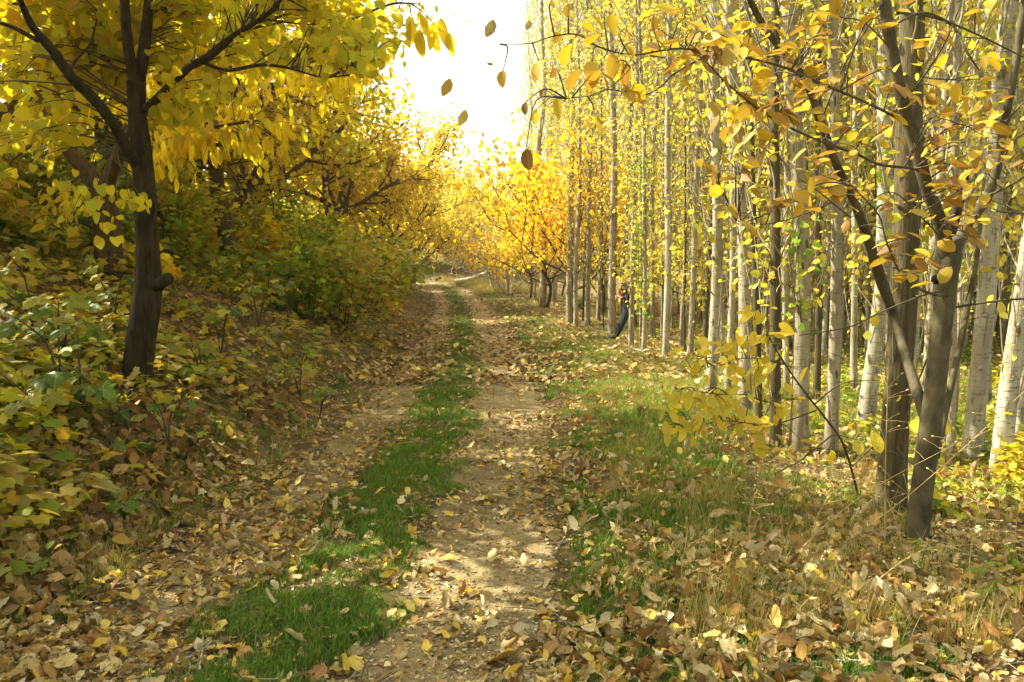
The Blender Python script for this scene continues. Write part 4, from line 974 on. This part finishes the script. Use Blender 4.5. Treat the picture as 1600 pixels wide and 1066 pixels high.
A.limb('limb', [(217, 180, a - .1, 18), (250, 150, a - .3, 17), (292, 108, a - .5, 16), (324, 90, a - .6, 17), (350, 68, a - .7, 16), (374, 50, a - .8, 12), (420, 20, a - 1, 9), (470, -40, a - 1.2, 6)], 9, .04, 6)
A.limb('branch', [(318, 98, a - .6, 8), (355, 110, a - .7, 8), (405, 102, a - .9, 7), (449, 106, a - 1.0, 6), (500, 120, a - 1.1, 4), (545, 118, a - 1.2, 3)], 6)
A.limb('branch', [(210, 130, a - .1, 7), (199, 100, a + .1, 6), (191, 70, a + .3, 6), (204, 40, a + .3, 4)], 6)
mb = MB(); mb.o = A.o; limb(mb, [(236, 448, a, 30), (250, 443, a - .08, 24), (264, 434, a - .14, 22)], 10, 8, .06, 4, True); st = put('cut_stub', mb.mesh('cut_stub'), A.e, M['bark_dark'])
tw = MB()
def blob(T_, px, py, d, rx, ry, rd, n, leaves, size, **k):
    for i in range(n):
        while True:
            v = g.uniform(-1, 1, 3)
            if v @ v < 1: break
        dd = d + v[2] * rd; T_.twig(W(px + v[0] * rx * d / dd, py + v[1] * ry * d / dd, dd), g, leaves, size, tw, **k)
blob(A, 100, 50, a + .55, 160, 130, .8, 95, 13, .115, droop=.5)
blob(A, 330, 40, a + .45, 150, 100, .8, 80, 13, .085, droop=.5)
blob(A, 490, 35, a - .2, 150, 85, 1.0, 66, 12, .085, droop=.4)
blob(A, 110, 160, a + .5, 120, 50, .7, 12, 12, .105, droop=.6)
blob(A, -10, 190, a - .3, 50, 100, .8, 22, 12, .095, droop=.5)
blob(A, 300, 150, a - .1, 70, 50, .5, 16, 12, .085, droop=.6)
blob(A, 560, 60, a - 1.1, 70, 60, .8, 20, 11, .085, droop=.5)
blob(A, 250, -160, a - .8, 420, 120, 1.3, 80, 12, .10, droop=.4)
blob(A, 300, -330, a - 1.0, 520, 130, 1.4, 110, 14, .12, droop=.4)   # the crown goes on unseen above the frame, thickened to shade the foreground
# low sprigs hanging in front of the trunks
for px, py in ((90, 290), (130, 310), (165, 325), (205, 318), (235, 325), (110, 335), (150, 345), (185, 370), (160, 372)):
    A.twig(W(px, py, a - .9), g, 6, .08, tw, droop=.9, src=np.array([W(120, 190, a - .8), W(180, 230, a - .6)]), gap=.75)
A.finish(tw, [([round_grid(k) for k in range(3)], 'round_yellow')], lambda n: NR.normal(0, .55, (n, 3)) + np.array([.1, -.75, .45]))

# ---- second tree behind: forked, with long drooping golden leaves
d2 = 9.6; base2 = W(168, 400, d2); base2[2] = h(base2[0], base2[1])
B = TreeB('golden_leafed_tree', base2, 'brown forked tree with long drooping golden leaves behind the dark trunk', 'tree', 'bark_brown')
B.limb('trunk', [(172, 440, d2, 54), (170, 400, d2, 48), (168, 350, d2, 46), (160, 295, d2, 46)], 12, .04, 1)
B.limb('limb', [(162, 300, d2, 30), (135, 268, d2, 30), (110, 238, d2, 26), (92, 208, d2, 24), (78, 180, d2, 18), (40, 110, d2, 14), (0, 40, d2, 9)], 10, .04, 2)
B.limb('limb', [(164, 298, d2, 28), (182, 250, d2 - .1, 26), (215, 190, d2 - .2, 20), (255, 110, d2 - .3, 15), (300, 30, d2 - .4, 10), (330, -60, d2 - .4, 7)], 10, .04, 3)
B.limb('branch', [(190, 240, d2, 12), (250, 215, d2 - .6, 10), (320, 200, d2 - 1., 8), (390, 190, d2 - 1.2, 5)], 7)
B.limb('branch', [(255, 110, d2 - .3, 10), (340, 80, d2 - .6, 8), (430, 90, d2 - .9, 6), (500, 110, d2 - 1, 4)], 7)
B.limb('branch', [(95, 210, d2, 8), (60, 220, d2 - .3, 6), (20, 250, d2 - .5, 4)], 6)
B.limb('branch', [(400, 85, d2 - .8, 6), (500, 50, d2 - 2., 5), (600, 10, d2 - 3.2, 4), (640, 5, d2 - 3.4, 3)], 6)
tw = MB()
blob(B, 340, 210, d2 - 1.0, 120, 75, .9, 34, 9, .15, droop=1.3, dirj=.5)
blob(B, 460, 150, d2 - 1.0, 120, 80, .9, 34, 9, .14, droop=1.0, dirj=.6)
blob(B, 260, 240, d2 - .8, 60, 60, .5, 14, 8, .15, droop=1.4, dirj=.4)
blob(B, 250, 100, d2 - .2, 160, 90, .9, 50, 11, .15, droop=1.0)
blob(B, 30, 250, d2 + .2, 70, 60, .4, 7, 9, .15, droop=1.2)
blob(B, 30, 330, d2 - .3, 60, 70, .5, 12, 8, .15, droop=1.2)
blob(B, 560, 60, d2 - 1.4, 80, 90, .8, 26, 10, .16, droop=1.2)
blob(B, 200, -60, d2, 400, 120, 1.2, 60, 11, .16, droop=.8)
for px, py in ((640, 25), (650, 40), (675, 35), (690, 50), (668, 28)):
    B.twig(W(px, py, d2 - 3.3), g, 3, .18, tw, droop=1.8, dirj=.3, gap=.85)
B.finish(tw, [([leaf_grid(.2, .06, .12, k) for k in range(3)], 'gold_clear')], lambda n: NR.normal(0, .5, (n, 3)) + np.array([.1, -.8, .3]))

# ---- third tree: leaning brown trunk
d3 = 15.; b3 = W(352, 360, d3); b3[2] = h(b3[0], b3[1])
C = TreeB('leaning_brown_tree', b3, 'slightly leaning brown trunk rising out of green undergrowth at mid bank', 'tree', 'bark_brown')
C.limb('trunk', [(362, 400, d3, 36), (352, 355, d3, 32), (342, 310, d3, 27), (338, 260, d3, 24), (345, 200, d3, 22), (365, 130, d3, 18), (360, 40, d3, 13)], 10, .04, 2)
C.limb('limb', [(345, 200, d3, 14), (410, 150, d3, 11), (480, 70, d3, 8), (540, 20, d3, 5)], 8)
C.limb('limb', [(340, 250, d3, 12), (300, 170, d3, 10), (270, 90, d3, 7)], 8)
tw = MB()
blob(C, 400, 150, d3, 150, 110, 1.6, 60, 14, .12, droop=.6)
blob(C, 520, 190, d3, 120, 110, 1.6, 60, 14, .12, droop=.6)
blob(C, 560, 60, d3 - .5, 90, 90, 1.6, 40, 14, .12, droop=.6)
C.finish(tw, [([T_oval(.36)], 'bush_gold')], lambda n: rnorm(n, .5), 0)

# ---- forked tree on the right with orange brown leaves
g = np.random.default_rng(21)
d4 = ground(1432, 842); b4 = G(1432, 838)
D = TreeB('forked_tree', b4, 'dark forked tree with sparse orange brown leaves standing at the near right', 'tree', 'bark_sapling')
a = d4; D.k = .72; D.flat = np.array([1, 1, .45])
D.limb('trunk', [(1428, 870, a, 60), (1434, 820, a, 50), (1444, 740, a, 46), (1452, 680, a, 46), (1462, 600, a, 43), (1470, 520, a, 42), (1478, 455, a, 42), (1486, 395, a, 44)], 14, .03, 1)
D.limb('limb', [(1480, 400, a, 34), (1466, 340, a - .05, 28), (1446, 285, a - .08, 27), (1430, 225, a - .1, 27), (1412, 165, a - .12, 25), (1398, 100, a - .15, 24), (1388, 45, a - .18, 24), (1380, -10, a - .2, 22), (1362, -120, a - .3, 16), (1340, -260, a - .3, 10)], 12, .025, 2)
D.limb('limb', [(1488, 398, a, 32), (1512, 350, a + .1, 22), (1542, 310, a + .15, 20), (1558, 262, a + .15, 18), (1570, 190, a + .15, 17), (1584, 120, a + .1, 16), (1594, 50, a + .1, 15), (1602, -20, a + .1, 14), (1612, -160, a, 9)], 12, .025, 3)
D.limb('limb', [(1446, 650, a + .05, 26), (1432, 610, a + .12, 24), (1418, 565, a + .3, 20), (1398, 500, a + .5, 20), (1374, 430, a + .42, 24), (1352, 362, a + .3, 21), (1330, 305, a + .2, 18), (1304, 250, a + .1, 17), (1282, 190, a, 18), (1258, 125, a - .1, 15), (1226, 85, a - .2, 15), (1190, 35, a - .3, 14), (1168, -10, a - .4, 13), (1130, -110, a - .5, 8)], 10, .03, 4)
D.limb('limb', [(1462, 715, a + .1, 16), (1478, 640, a + .25, 14), (1500, 540, a + .35, 14), (1514, 470, a + .4, 12), (1524, 420, a + .4, 10), (1532, 350, a + .5, 8)], 8, .03, 5)
mb = MB(); mb.o = D.o; limb(mb, [(1484, 365, a, 22), (1503, 300, a - .02, 16), (1508, 268, a - .03, 15)], 8, 7, .06, 4, True); put('cut_stub', mb.mesh('cut_stub'), D.e, M['bark_dark'])
# dark knot hole
mb = MB(); kn = W(1467, 437, a - .085) - D.o; mb.tube([kn + [0, .03, 0], kn + [0, .004, 0], kn + [0, .002, 0]], [.030, .024, .001], 12); put('knot', mb.mesh('knot'), D.e, M['hollow'])
br = [
 [(1412, 190, a - .12, 8), (1370, 168, a - .3, 7.5), (1327, 149, a - .45, 7), (1263, 122, a - .6, 7), (1212, 101, a - .7, 6.5), (1138, 86, a - .8, 6), (1060, 76, a - .9, 5.5), (990, 86, a - .95, 5), (935, 73, a - 1., 5), (902, 54, a - 1., 4.5), (864, 57, a - 1.05, 4), (827, 68, a - 1.1, 3), (782, 69, a - 1.1, 2)],
 [(1440, 268, a - .1, 9), (1424, 263, a - .16, 8.5), (1374, 257, a - .3, 7.5), (1337, 240, a - .4, 7), (1280, 220, a - .5, 6), (1205, 184, a - .6, 5.5), (1141, 135, a - .7, 5), (1104, 98, a - .8, 4), (1073, 71, a - .8, 3)],
 [(1212, 88, a - .3, 6), (1120, 85, a - .6, 5.5), (1057, 113, a - .8, 5), (1033, 135, a - .85, 4.5), (1003, 149, a - .9, 4), (952, 140, a - .9, 3.5), (929, 149, a - .95, 3), (885, 154, a - 1., 2)],
 [(1040, 90, a - .9, 3.5), (1003, 91, a - .9, 3.), (960, 132, a - .9, 2.5), (920, 150, a - .9, 2)],
 [(1480, 462, a - .05, 9), (1458, 460, a - .15, 7.5), (1425, 445, a - .3, 7), (1404, 422, a - .35, 6), (1384, 374, a - .4, 5), (1372, 335, a - .4, 4), (1330, 290, a - .45, 3)],
 [(1470, 455, a - .05, 7), (1441, 462, a - .2, 5), (1374, 489, a - .35, 4.5), (1327, 511, a - .4, 4), (1249, 524, a - .45, 3)],
 [(1494, 480, a, 7), (1545, 472, a - .15, 7), (1600, 467, a - .2, 6), (1660, 468, a - .3, 5)],
 [(1388, 45, a - .18, 6), (1440, 20, a - .1, 6), (1490, 38, a, 6), (1540, 60, a, 5), (1600, 90, a, 4)],
 [(1402, 20, a + .3, 8), (1450, 25, a + .4, 7), (1488, 40, a + .4, 8), (1510, 80, a + .3, 6), (1530, 110, a + .3, 4)],
 [(1572, 190, a + .1, 6), (1600, 160, a, 5), (1640, 120, a, 4)], [(1560, 260, a + .1, 6), (1590, 215, a, 5), (1640, 190, a, 4)],
 [(1545, 305, a + .1, 7), (1575, 292, a, 6), (1610, 270, a, 5)], [(1540, 315, a + .1, 6), (1560, 330, a, 5), (1610, 335, a, 4)],
 [(1258, 125, a - .1, 5), (1210, 70, a - .3, 4), (1180, 20, a - .4, 3)], [(1330, 300, a + .2, 5), (1270, 330, a, 4), (1200, 350, a - .2, 3), (1150, 345, a - .3, 2)],
 [(1282, 190, a, 5), (1320, 100, a - .1, 4.5), (1370, 20, a - .2, 4), (1400, -40, a - .2, 3)],
 [(1395, 80, a - .15, 4), (1350, 35, a - .25, 4), (1310, 25, a - .3, 3), (1270, -10, a - .4, 2)],
 [(1412, 160, a - .12, 6), (1450, 110, a - .2, 5), (1480, 60, a - .3, 4), (1500, 10, a - .4, 3)],
 [(1486, 390, a, 5), (1440, 340, a - .3, 4), (1390, 300, a - .5, 3), (1330, 340, a - .6, 2)]]
for k, b_ in enumerate(br): D.limb('branch', [(q0, q1, q2, q3 * .8) for q0, q1, q2, q3 in b_], 6, .03, 30 + k)
tw = MB()
blob(D, 1180, 130, a - .6, 150, 120, .45, 26, 3, .10, droop=.3, dirj=.9, gap=.5)
blob(D, 1300, 80, a - .5, 120, 90, .45, 20, 3, .10, droop=.3, dirj=.9, gap=.5)
blob(D, 950, 100, a - .9, 120, 55, .35, 12, 3, .105, droop=.4, dirj=.9, gap=.6)
blob(D, 1090, 60, a - .8, 90, 60, .35, 11, 3, .11, droop=.3, dirj=.9, gap=.6)
blob(D, 1180, 260, a - .5, 120, 110, .4, 20, 3, .10, droop=.2, dirj=.9, gap=.5)
blob(D, 1330, 250, a - .4, 90, 110, .4, 15, 3, .10, droop=.2, dirj=.9, gap=.5)
blob(D, 1500, 130, a - .2, 110, 130, .4, 26, 3, .105, droop=.2, dirj=.9, gap=.5)
blob(D, 1530, 290, a - .2, 90, 90, .4, 20, 3, .105, droop=.2, dirj=.9, gap=.5)
blob(D, 1430, 380, a - .35, 110, 90, .3, 14, 2, .12, droop=.2, dirj=.9, gap=.6)
blob(D, 1250, -100, a - .3, 330, 70, .5, 19, 3, .105, droop=.2, dirj=.9, gap=.5)
# leaves that stand out against the sky
for px, py, s in ((786, 125, .105), (842, 110, .085), (820, 175, .06), (838, 185, .07), (822, 246, .125), (926, 110, .12), (898, 75, .08), (872, 165, .10), (868, 120, .08), (930, 195, .12), (888, 20, .05), (862, 15, .04), (848, 152, .06), (955, 35, .09), (980, 55, .08), (1022, 40, .08)):
    D.twig(W(px, py - 14, a - 1.0 + g.uniform(-.1, .1)), g, 1, s, tw, droop=1.2, dirj=.35, gap=.97, jit=.0)
D.finish(tw, [([leaf_grid(.27, .07, .10, k) for k in range(4)] + [leaf_grid(.33, -.05, .16, 9)], 'orange_leaf')], lambda n: NR.normal(0, .42, (n, 3)) + np.array([.0, -.25, .95]), 295)

# ---- low shoot with butter yellow leaves
b5 = G(1345, 775); a = b5[1]
E_ = TreeB('low_shoot', b5, 'low arching shoot with many butter yellow leaves in front of the poplar trunks', 'sapling', 'bark_sapling'); E_.k = .45
E_.limb('stem', [(1345, 790, a, 9), (1320, 700, a - .2, 8), (1290, 654, a - .3, 7.5), (1263, 620, a - .4, 7), (1236, 583, a - .45, 6), (1202, 529, a - .5, 5), (1190, 505, a - .5, 3)], 7)
E_.limb('branch', [(1276, 641, a - .35, 5), (1229, 658, a - .45, 5), (1195, 664, a - .5, 4), (1128, 658, a - .6, 3), (1075, 672, a - .65, 2)], 6)
E_.limb('branch', [(1263, 620, a - .4, 5), (1205, 629, a - .5, 4.5), (1161, 617, a - .6, 4), (1110, 615, a - .7, 3), (1060, 605, a - .75, 2)], 6)
E_.limb('branch', [(1225, 570, a - .45, 4), (1180, 560, a - .55, 3.5), (1130, 565, a - .6, 3), (1085, 585, a - .65, 2)], 6)
E_.limb('branch', [(1330, 730, a - .15, 5), (1380, 690, a - .3, 4), (1420, 720, a - .5, 3), (1445, 750, a - .6, 2)], 6)
E_.limb('branch', [(1300, 680, a - .25, 5), (1250, 720, a - .4, 4), (1210, 740, a - .5, 3)], 6)
tw = MB()
blob(E_, 1115, 575, a - .65, 75, 60, .35, 22, 3, .105, droop=.3, dirj=.6, gap=.4)
blob(E_, 1090, 640, a - .6, 80, 45, .35, 24, 3, .11, droop=.4, dirj=.6, gap=.4)
blob(E_, 1200, 590, a - .5, 65, 70, .3, 14, 2, .11, droop=.3, dirj=.6, gap=.4)
blob(E_, 1180, 630, a - .5, 75, 45, .3, 16, 2, .12, droop=.3, dirj=.6, gap=.4)
blob(E_, 1190, 510, a - .5, 35, 35, .2, 6, 3, .10, droop=.4, dirj=.6, gap=.5)
for px, py in ((1262, 585), (1372, 606), (1340, 700), (1300, 715), (1375, 722), (1445, 768), (1250, 700), (1430, 690), (1560, 500), (1480, 690), (1240, 640)):
    E_.twig(W(px, py - 12, a - .6), g, 1, .13, tw, droop=.5, dirj=.7, gap=.97, jit=0)
E_.finish(tw, [([leaf_grid(.23, .05, .10, k) for k in range(4)], 'low_yellow')], lambda n: NR.normal(0, .45, (n, 3)) + np.array([.1, -.5, .8]), 260)

# ---- leaves falling through the sky gap
for px, py, s, mm, lb in ((760, 58, .09, 'litter_tan', 'pale brown leaf falling high in the sky gap'), (718, 196, .08, 'litter_yellow', 'yellow leaf falling low in the sky gap'), (692, 150, .09, 'litter_yellow', 'golden leaf falling beside the left treetops'), (822, 47, .05, 'litter_tan', 'small tan leaf falling above the long bare twig'), (761, 100, .03, 'litter_rust', 'tiny dark leaf speck falling in the sky gap')):
    o = leaf_obj('falling_leaf', lit_me[0], M[mm], W(px, py, 3.8), (.4, .1, 1 if s > .04 else 0), (.2, -1, .3), s); tag(o, lb, 'leaf')

# ---- dry weeds and long pale stems
def weed(pts, label, heads=12, gsd=0, r=.0022):
    g = np.random.default_rng(gsd); P = np.array([W(*p_) for p_ in pts]); o = P[0].copy(); o[2] = h(o[0], o[1]); P[0] = o
    e = empty('dry_weed', tuple(o), label, 'dry weed', 'dry weeds on the right verge'); mb = MB(); Q = smooth_path(P - o, 16); mb.tube(Q, np.linspace(r * 1.3, r * .6, 16), 4)
    hd = MB()
    for i in range(heads):
        q = Q[int(g.integers(6, 16))]; v = g.normal(0, 1, 3); v[2] = abs(v[2]); v /= np.linalg.norm(v); L = g.uniform(.04, .12); t = q + v * L
        mb.tube([q, q + v * L * .5 + [0, 0, .005], t], .0011, 3)
        hd.tube([t, t + v * .008, t + v * .016], [.002, .0055, .001], 5)
    put('stem', mb.mesh('stem'), e, M['straw']); put('seed_heads', hd.mesh('seed_heads'), e, M['straw'], kind='stuff')
M['straw'] = plain('straw stems', (.50, .36, .14), .8, 30)
weed([(1300, 900, 4.2), (1400, 790, 3.9), (1500, 705, 3.7), (1602, 610, 3.6)], 'long pale stem arching up to the right border across the forked tree', 16, 1)
weed([(1385, 830, 4.), (1383, 740, 3.9), (1386, 640, 3.9), (1388, 560, 3.9)], 'tall upright straw weed with seed heads before the thick olive trunk', 18, 2)
weed([(1420, 900, 3.9), (1395, 800, 3.8), (1350, 720, 3.8), (1330, 640, 3.8)], 'straw weed leaning left before the thick olive trunk', 14, 3)
weed([(1230, 900, 4.), (1290, 820, 4.), (1370, 760, 3.9), (1500, 690, 3.8)], 'low slanting straw weed crossing the feet of the two near trunks', 16, 4)
weed([(1180, 880, 4.1), (1170, 820, 4.1), (1180, 770, 4.1)], 'short straw weed in the middle of the right verge', 16, 5)
weed([(1250, 950, 3.6), (1260, 870, 3.6), (1280, 800, 3.6), (1310, 760, 3.6)], 'branching yellow weed left of the thick olive trunk foot', 22, 6)
weed([(1520, 960, 3.5), (1515, 880, 3.5), (1530, 800, 3.5), (1560, 760, 3.5)], 'thin yellow weed right of the forked tree foot', 16, 7)
weed([(1070, 960, 3.6), (1065, 890, 3.6), (1075, 830, 3.6)], 'short bristly straw weed near the lane side of the verge', 20, 8)
weed([(1345, 960, 3.6), (1380, 900, 3.6), (1440, 860, 3.6), (1530, 850, 3.5)], 'bent yellow weed trailing right of the near trunks', 20, 9)
# ---- sticks
def stick(pts, w, mat, label, cat='stick', name='fallen_stick'):
    P = np.array([W(*p_) if len(p_) == 3 else G(*p_) + [0, 0, .03] for p_ in pts]); o = P[0].copy(); mb = MB(); mb.tube(smooth_path(P - o, 14), np.linspace(w, w * .55, 14), 7, .07, 3, True)
    b_ = put(name, mb.mesh(name), None, M[mat], loc=tuple(o)); tag(b_, label, cat)
stick([(238, 655), (262, 672), (292, 688), (318, 700)], .022, 'deadwood', 'pale bleached stick lying on the bank below the dark trunk')
stick([(312, 1060), (316, 1030), (318, 1006)], .006, 'deadwood', 'short pale stick standing out of the near grass strip')
stick([(285, 1042), (310, 1030), (333, 1012)], .004, 'deadwood', 'thin twig lying beside the short pale stick')
stick([(1268, 880), (1310, 925), (1360, 970), (1400, 1000)], .010, 'deadwood', 'long dead stick lying in the right verge litter')
stick([(45, 700), (75, 745), (92, 800)], .005, 'deadwood', 'thin pale stick on the lower left bank')
stick([(1225, 1060), (1300, 1048), (1420, 1052)], .008, 'deadwood', 'pale stick at the bottom right of the verge')
d_ = ground(1000, 560)
stick([(982, 552), (985, 535, d_), (978, 525, d_ + .2)], .010, 'deadwood', 'pale bent twig at the foot of the poplar beside the person')
stick([(990, 548), (1002, 548, d_), (1010, 556, d_), (1014, 566, d_ - .2)], .008, 'deadwood', 'pale arched twig right of the poplar beside the person')
stick([(300, 610), (322, 440 + 0, 8.8), (326, 420, 8.8)], .012, 'bark_dark', 'thin dark upright dead stem between trunk and yellow sapling') if False else None

# ================================================================== PERSON leaning on a trunk
def make_person():
    d = 18.3; foot = G(962, 530); d = foot[1]; k = d / F
    def w(px, py, dy=0): p_ = W(px - 5 * min(1, max(0, (530 - py) / 40)), py, d); p_[1] += dy; return p_ - foot
    J = {}; V = []; E = []; RR = []
    def v(p, r): V.append(tuple(p)); RR.append(r); return len(V) - 1
    pel = v(w(985, 484), (.15, .13)); wa = v(w(987, 471), (.135, .11)); ch = v(w(990, 455), (.165, .12)); sh = v(w(991, 444), (.15, .1)); nk = v(w(990, 438), (.055, .055)); hd0 = v(w(988, 431), (.075, .085)); hd = v(w(987, 424), (.085, .1)); ht = v(w(987, 418), (.05, .06))
    E += [(pel, wa), (wa, ch), (ch, sh), (sh, nk), (nk, hd0), (hd0, hd), (hd, ht)]
    for s in (-1, 1):
        hip = v(w(984, 488, s * .09), (.10, .095)); kn = v(w(975, 505, s * .11), (.07, .07)); kn2 = v(w(972, 510, s * .11), (.065, .065)); an = v(w(963, 526, s * .10), (.045, .045)); toe = v(w(957, 529, s * .11) + np.array([-.06, 0, .02]), (.035, .035)); E += [(pel, hip), (hip, kn), (kn, kn2), (kn2, an), (an, toe)]
        so_ = v(w(989, 446, s * .17), (.06, .06)); el = v(w(985, 463, s * .24), (.045, .045)); wr = v(w(975, 465, s * .12), (.03, .03)); pm = v(w(971, 464, s * .08), (.033, .022)); E += [(sh, so_), (so_, el), (el, wr), (wr, pm)]
        for f in range(4):
            b0 = v(w(969, 463.5, s * .08) + np.array([0, 0, .02 - .016 * f]), (.0105, .0105)); b1 = v(w(967.2, 464, s * .06) + np.array([0, 0, .02 - .018 * f]), (.0095, .0095)); b2 = v(w(967, 465.5, s * .03) + np.array([0, 0, .01 - .018 * f]), (.0085, .0085)); E += [(pm, b0), (b0, b1), (b1, b2)]
        t1 = v(w(972, 462, s * .07), (.012, .012)); t2 = v(w(970, 461, s * .04), (.010, .010)); E += [(pm, t1), (t1, t2)]
    me = bpy.data.meshes.new('body'); me.from_pydata(V, E, []); me.update()
    o = bpy.data.objects.new('body_skin_source', me); COL.objects.link(o)
    md = o.modifiers.new('s', 'SKIN'); md.use_smooth_shade = True
    for i, r in enumerate(RR): me.skin_vertices[0].data[i].radius = r
    me.skin_vertices[0].data[pel].use_root = True
    o.modifiers.new('u', 'SUBSURF').levels = 2
    dg = bpy.context.evaluated_depsgraph_get(); m2 = bpy.data.meshes.new_from_object(o.evaluated_get(dg)); m2.name = 'body'; bpy.data.objects.remove(o)
    m2.materials.clear()
    for mm in ('jeans', 'jacket', 'skin', 'shoe'): m2.materials.append(M[mm])
    zp = w(985, 480)[2]; zn = w(990, 440)[2]; hx = w(975, 465)[0]; zh = w(975, 470)[2]; za = w(963, 525)[2]
    for pl in m2.polygons:
        c = pl.center; pl.use_smooth = True
        pl.material_index = 2 if (c.z > zn or (c.x < hx + .01 and c.z > zh)) else (3 if c.z < za - .01 else (0 if c.z < zp else 1))
    e = empty('person', tuple(foot), 'person in dark jeans and black jacket leaning back against a slim poplar, partly hidden', 'person')
    put('body', m2, e)
    hb = bpy.data.meshes.new('hair'); import bmesh
    bm = bmesh.new(); bmesh.ops.create_icosphere(bm, subdivisions=3, radius=1); c = w(988.5, 421)
    for q in bm.verts: n_ = 1 + .05 * math.sin(q.co.x * 17 + q.co.z * 13); q.co = Vector((c[0] + q.co.x * .095 * n_ + .02, c[1] + q.co.y * .09 * n_, c[2] + q.co.z * .10 * n_ + .015))
    bm.to_mesh(hb); bm.free(); put('hair', hb, e, M['shoe'])
    # rust shoulder bag held in front: rounded body, flap and strap
    bp = w(977, 459) + foot; be = empty('shoulder_bag', tuple(bp), 'small rust red bag held in front of the leaning person', 'bag')
    bm = bmesh.new(); bmesh.ops.create_cube(bm, size=1); bmesh.ops.bevel(bm, geom=bm.edges[:], offset=.22, segments=3, affect='EDGES')
    for q in bm.verts: q.co = Vector((q.co.x * .14, q.co.y * .3, q.co.z * .24))
    mb_ = bpy.data.meshes.new('bag_body'); bm.to_mesh(mb_); bm.free(); put('bag_body', mb_, be, M['bag'])
    bm = bmesh.new(); bmesh.ops.create_cube(bm, size=1); bmesh.ops.bevel(bm, geom=bm.edges[:], offset=.2, segments=2, affect='EDGES')
    for q in bm.verts: q.co = Vector((q.co.x * .15 - .004, q.co.y * .31, q.co.z * .10 + .075))
    mb_ = bpy.data.meshes.new('flap'); bm.to_mesh(mb_); bm.free(); put('flap', mb_, be, M['bag'])
    mb = MB(); mb.tube(smooth_path([(0, -.14, .1), (.08, -.12, .32), (.16, 0, .42), (.08, .12, .32), (0, .14, .1)], 14), .010, 5); put('strap', mb.mesh('strap'), be, M['shoe'])
M['jeans'] = plain('dark jeans', (.022, .024, .028), .85, 40, .35); M['jacket'] = plain('black jacket', (.018, .017, .018), .8, 20); M['skin'] = plain('skin', (.38, .22, .14), .5, 10, .08); M['shoe'] = plain('black leather and hair', (.012, .01, .009), .6, 30); M['bag'] = plain('rust cloth', (.17, .05, .02), .8, 20)
make_person()

# ================================================================== HAZE VOLUME (added, imitates the bloom round the bright sky)
bm_ = bpy.data.meshes.new('bloom_haze'); x0, x1, y0, y1, z0, z1 = -261, 261, -41, 601, -2, 29
bm_.from_pydata([(x, y, z) for x in (x0, x1) for y in (y0, y1) for z in (z0, z1)], [], [(0, 1, 3, 2), (4, 6, 7, 5), (0, 4, 5, 1), (2, 3, 7, 6), (0, 2, 6, 4), (1, 5, 7, 3)])
m, nt, out = newmat('bloom_haze'); v = nt.nodes.new('ShaderNodeVolumePrincipled'); v.inputs['Density'].default_value = .0011; v.inputs['Color'].default_value = (.95, .93, .86, 1); v.inputs['Anisotropy'].default_value = .5
nt.links.new(v.outputs[0], out.inputs['Volume']); tag(put('bloom_haze', bm_, mat=m, kind='stuff'), 'added thin volume imitating the bloom around the bright sky')
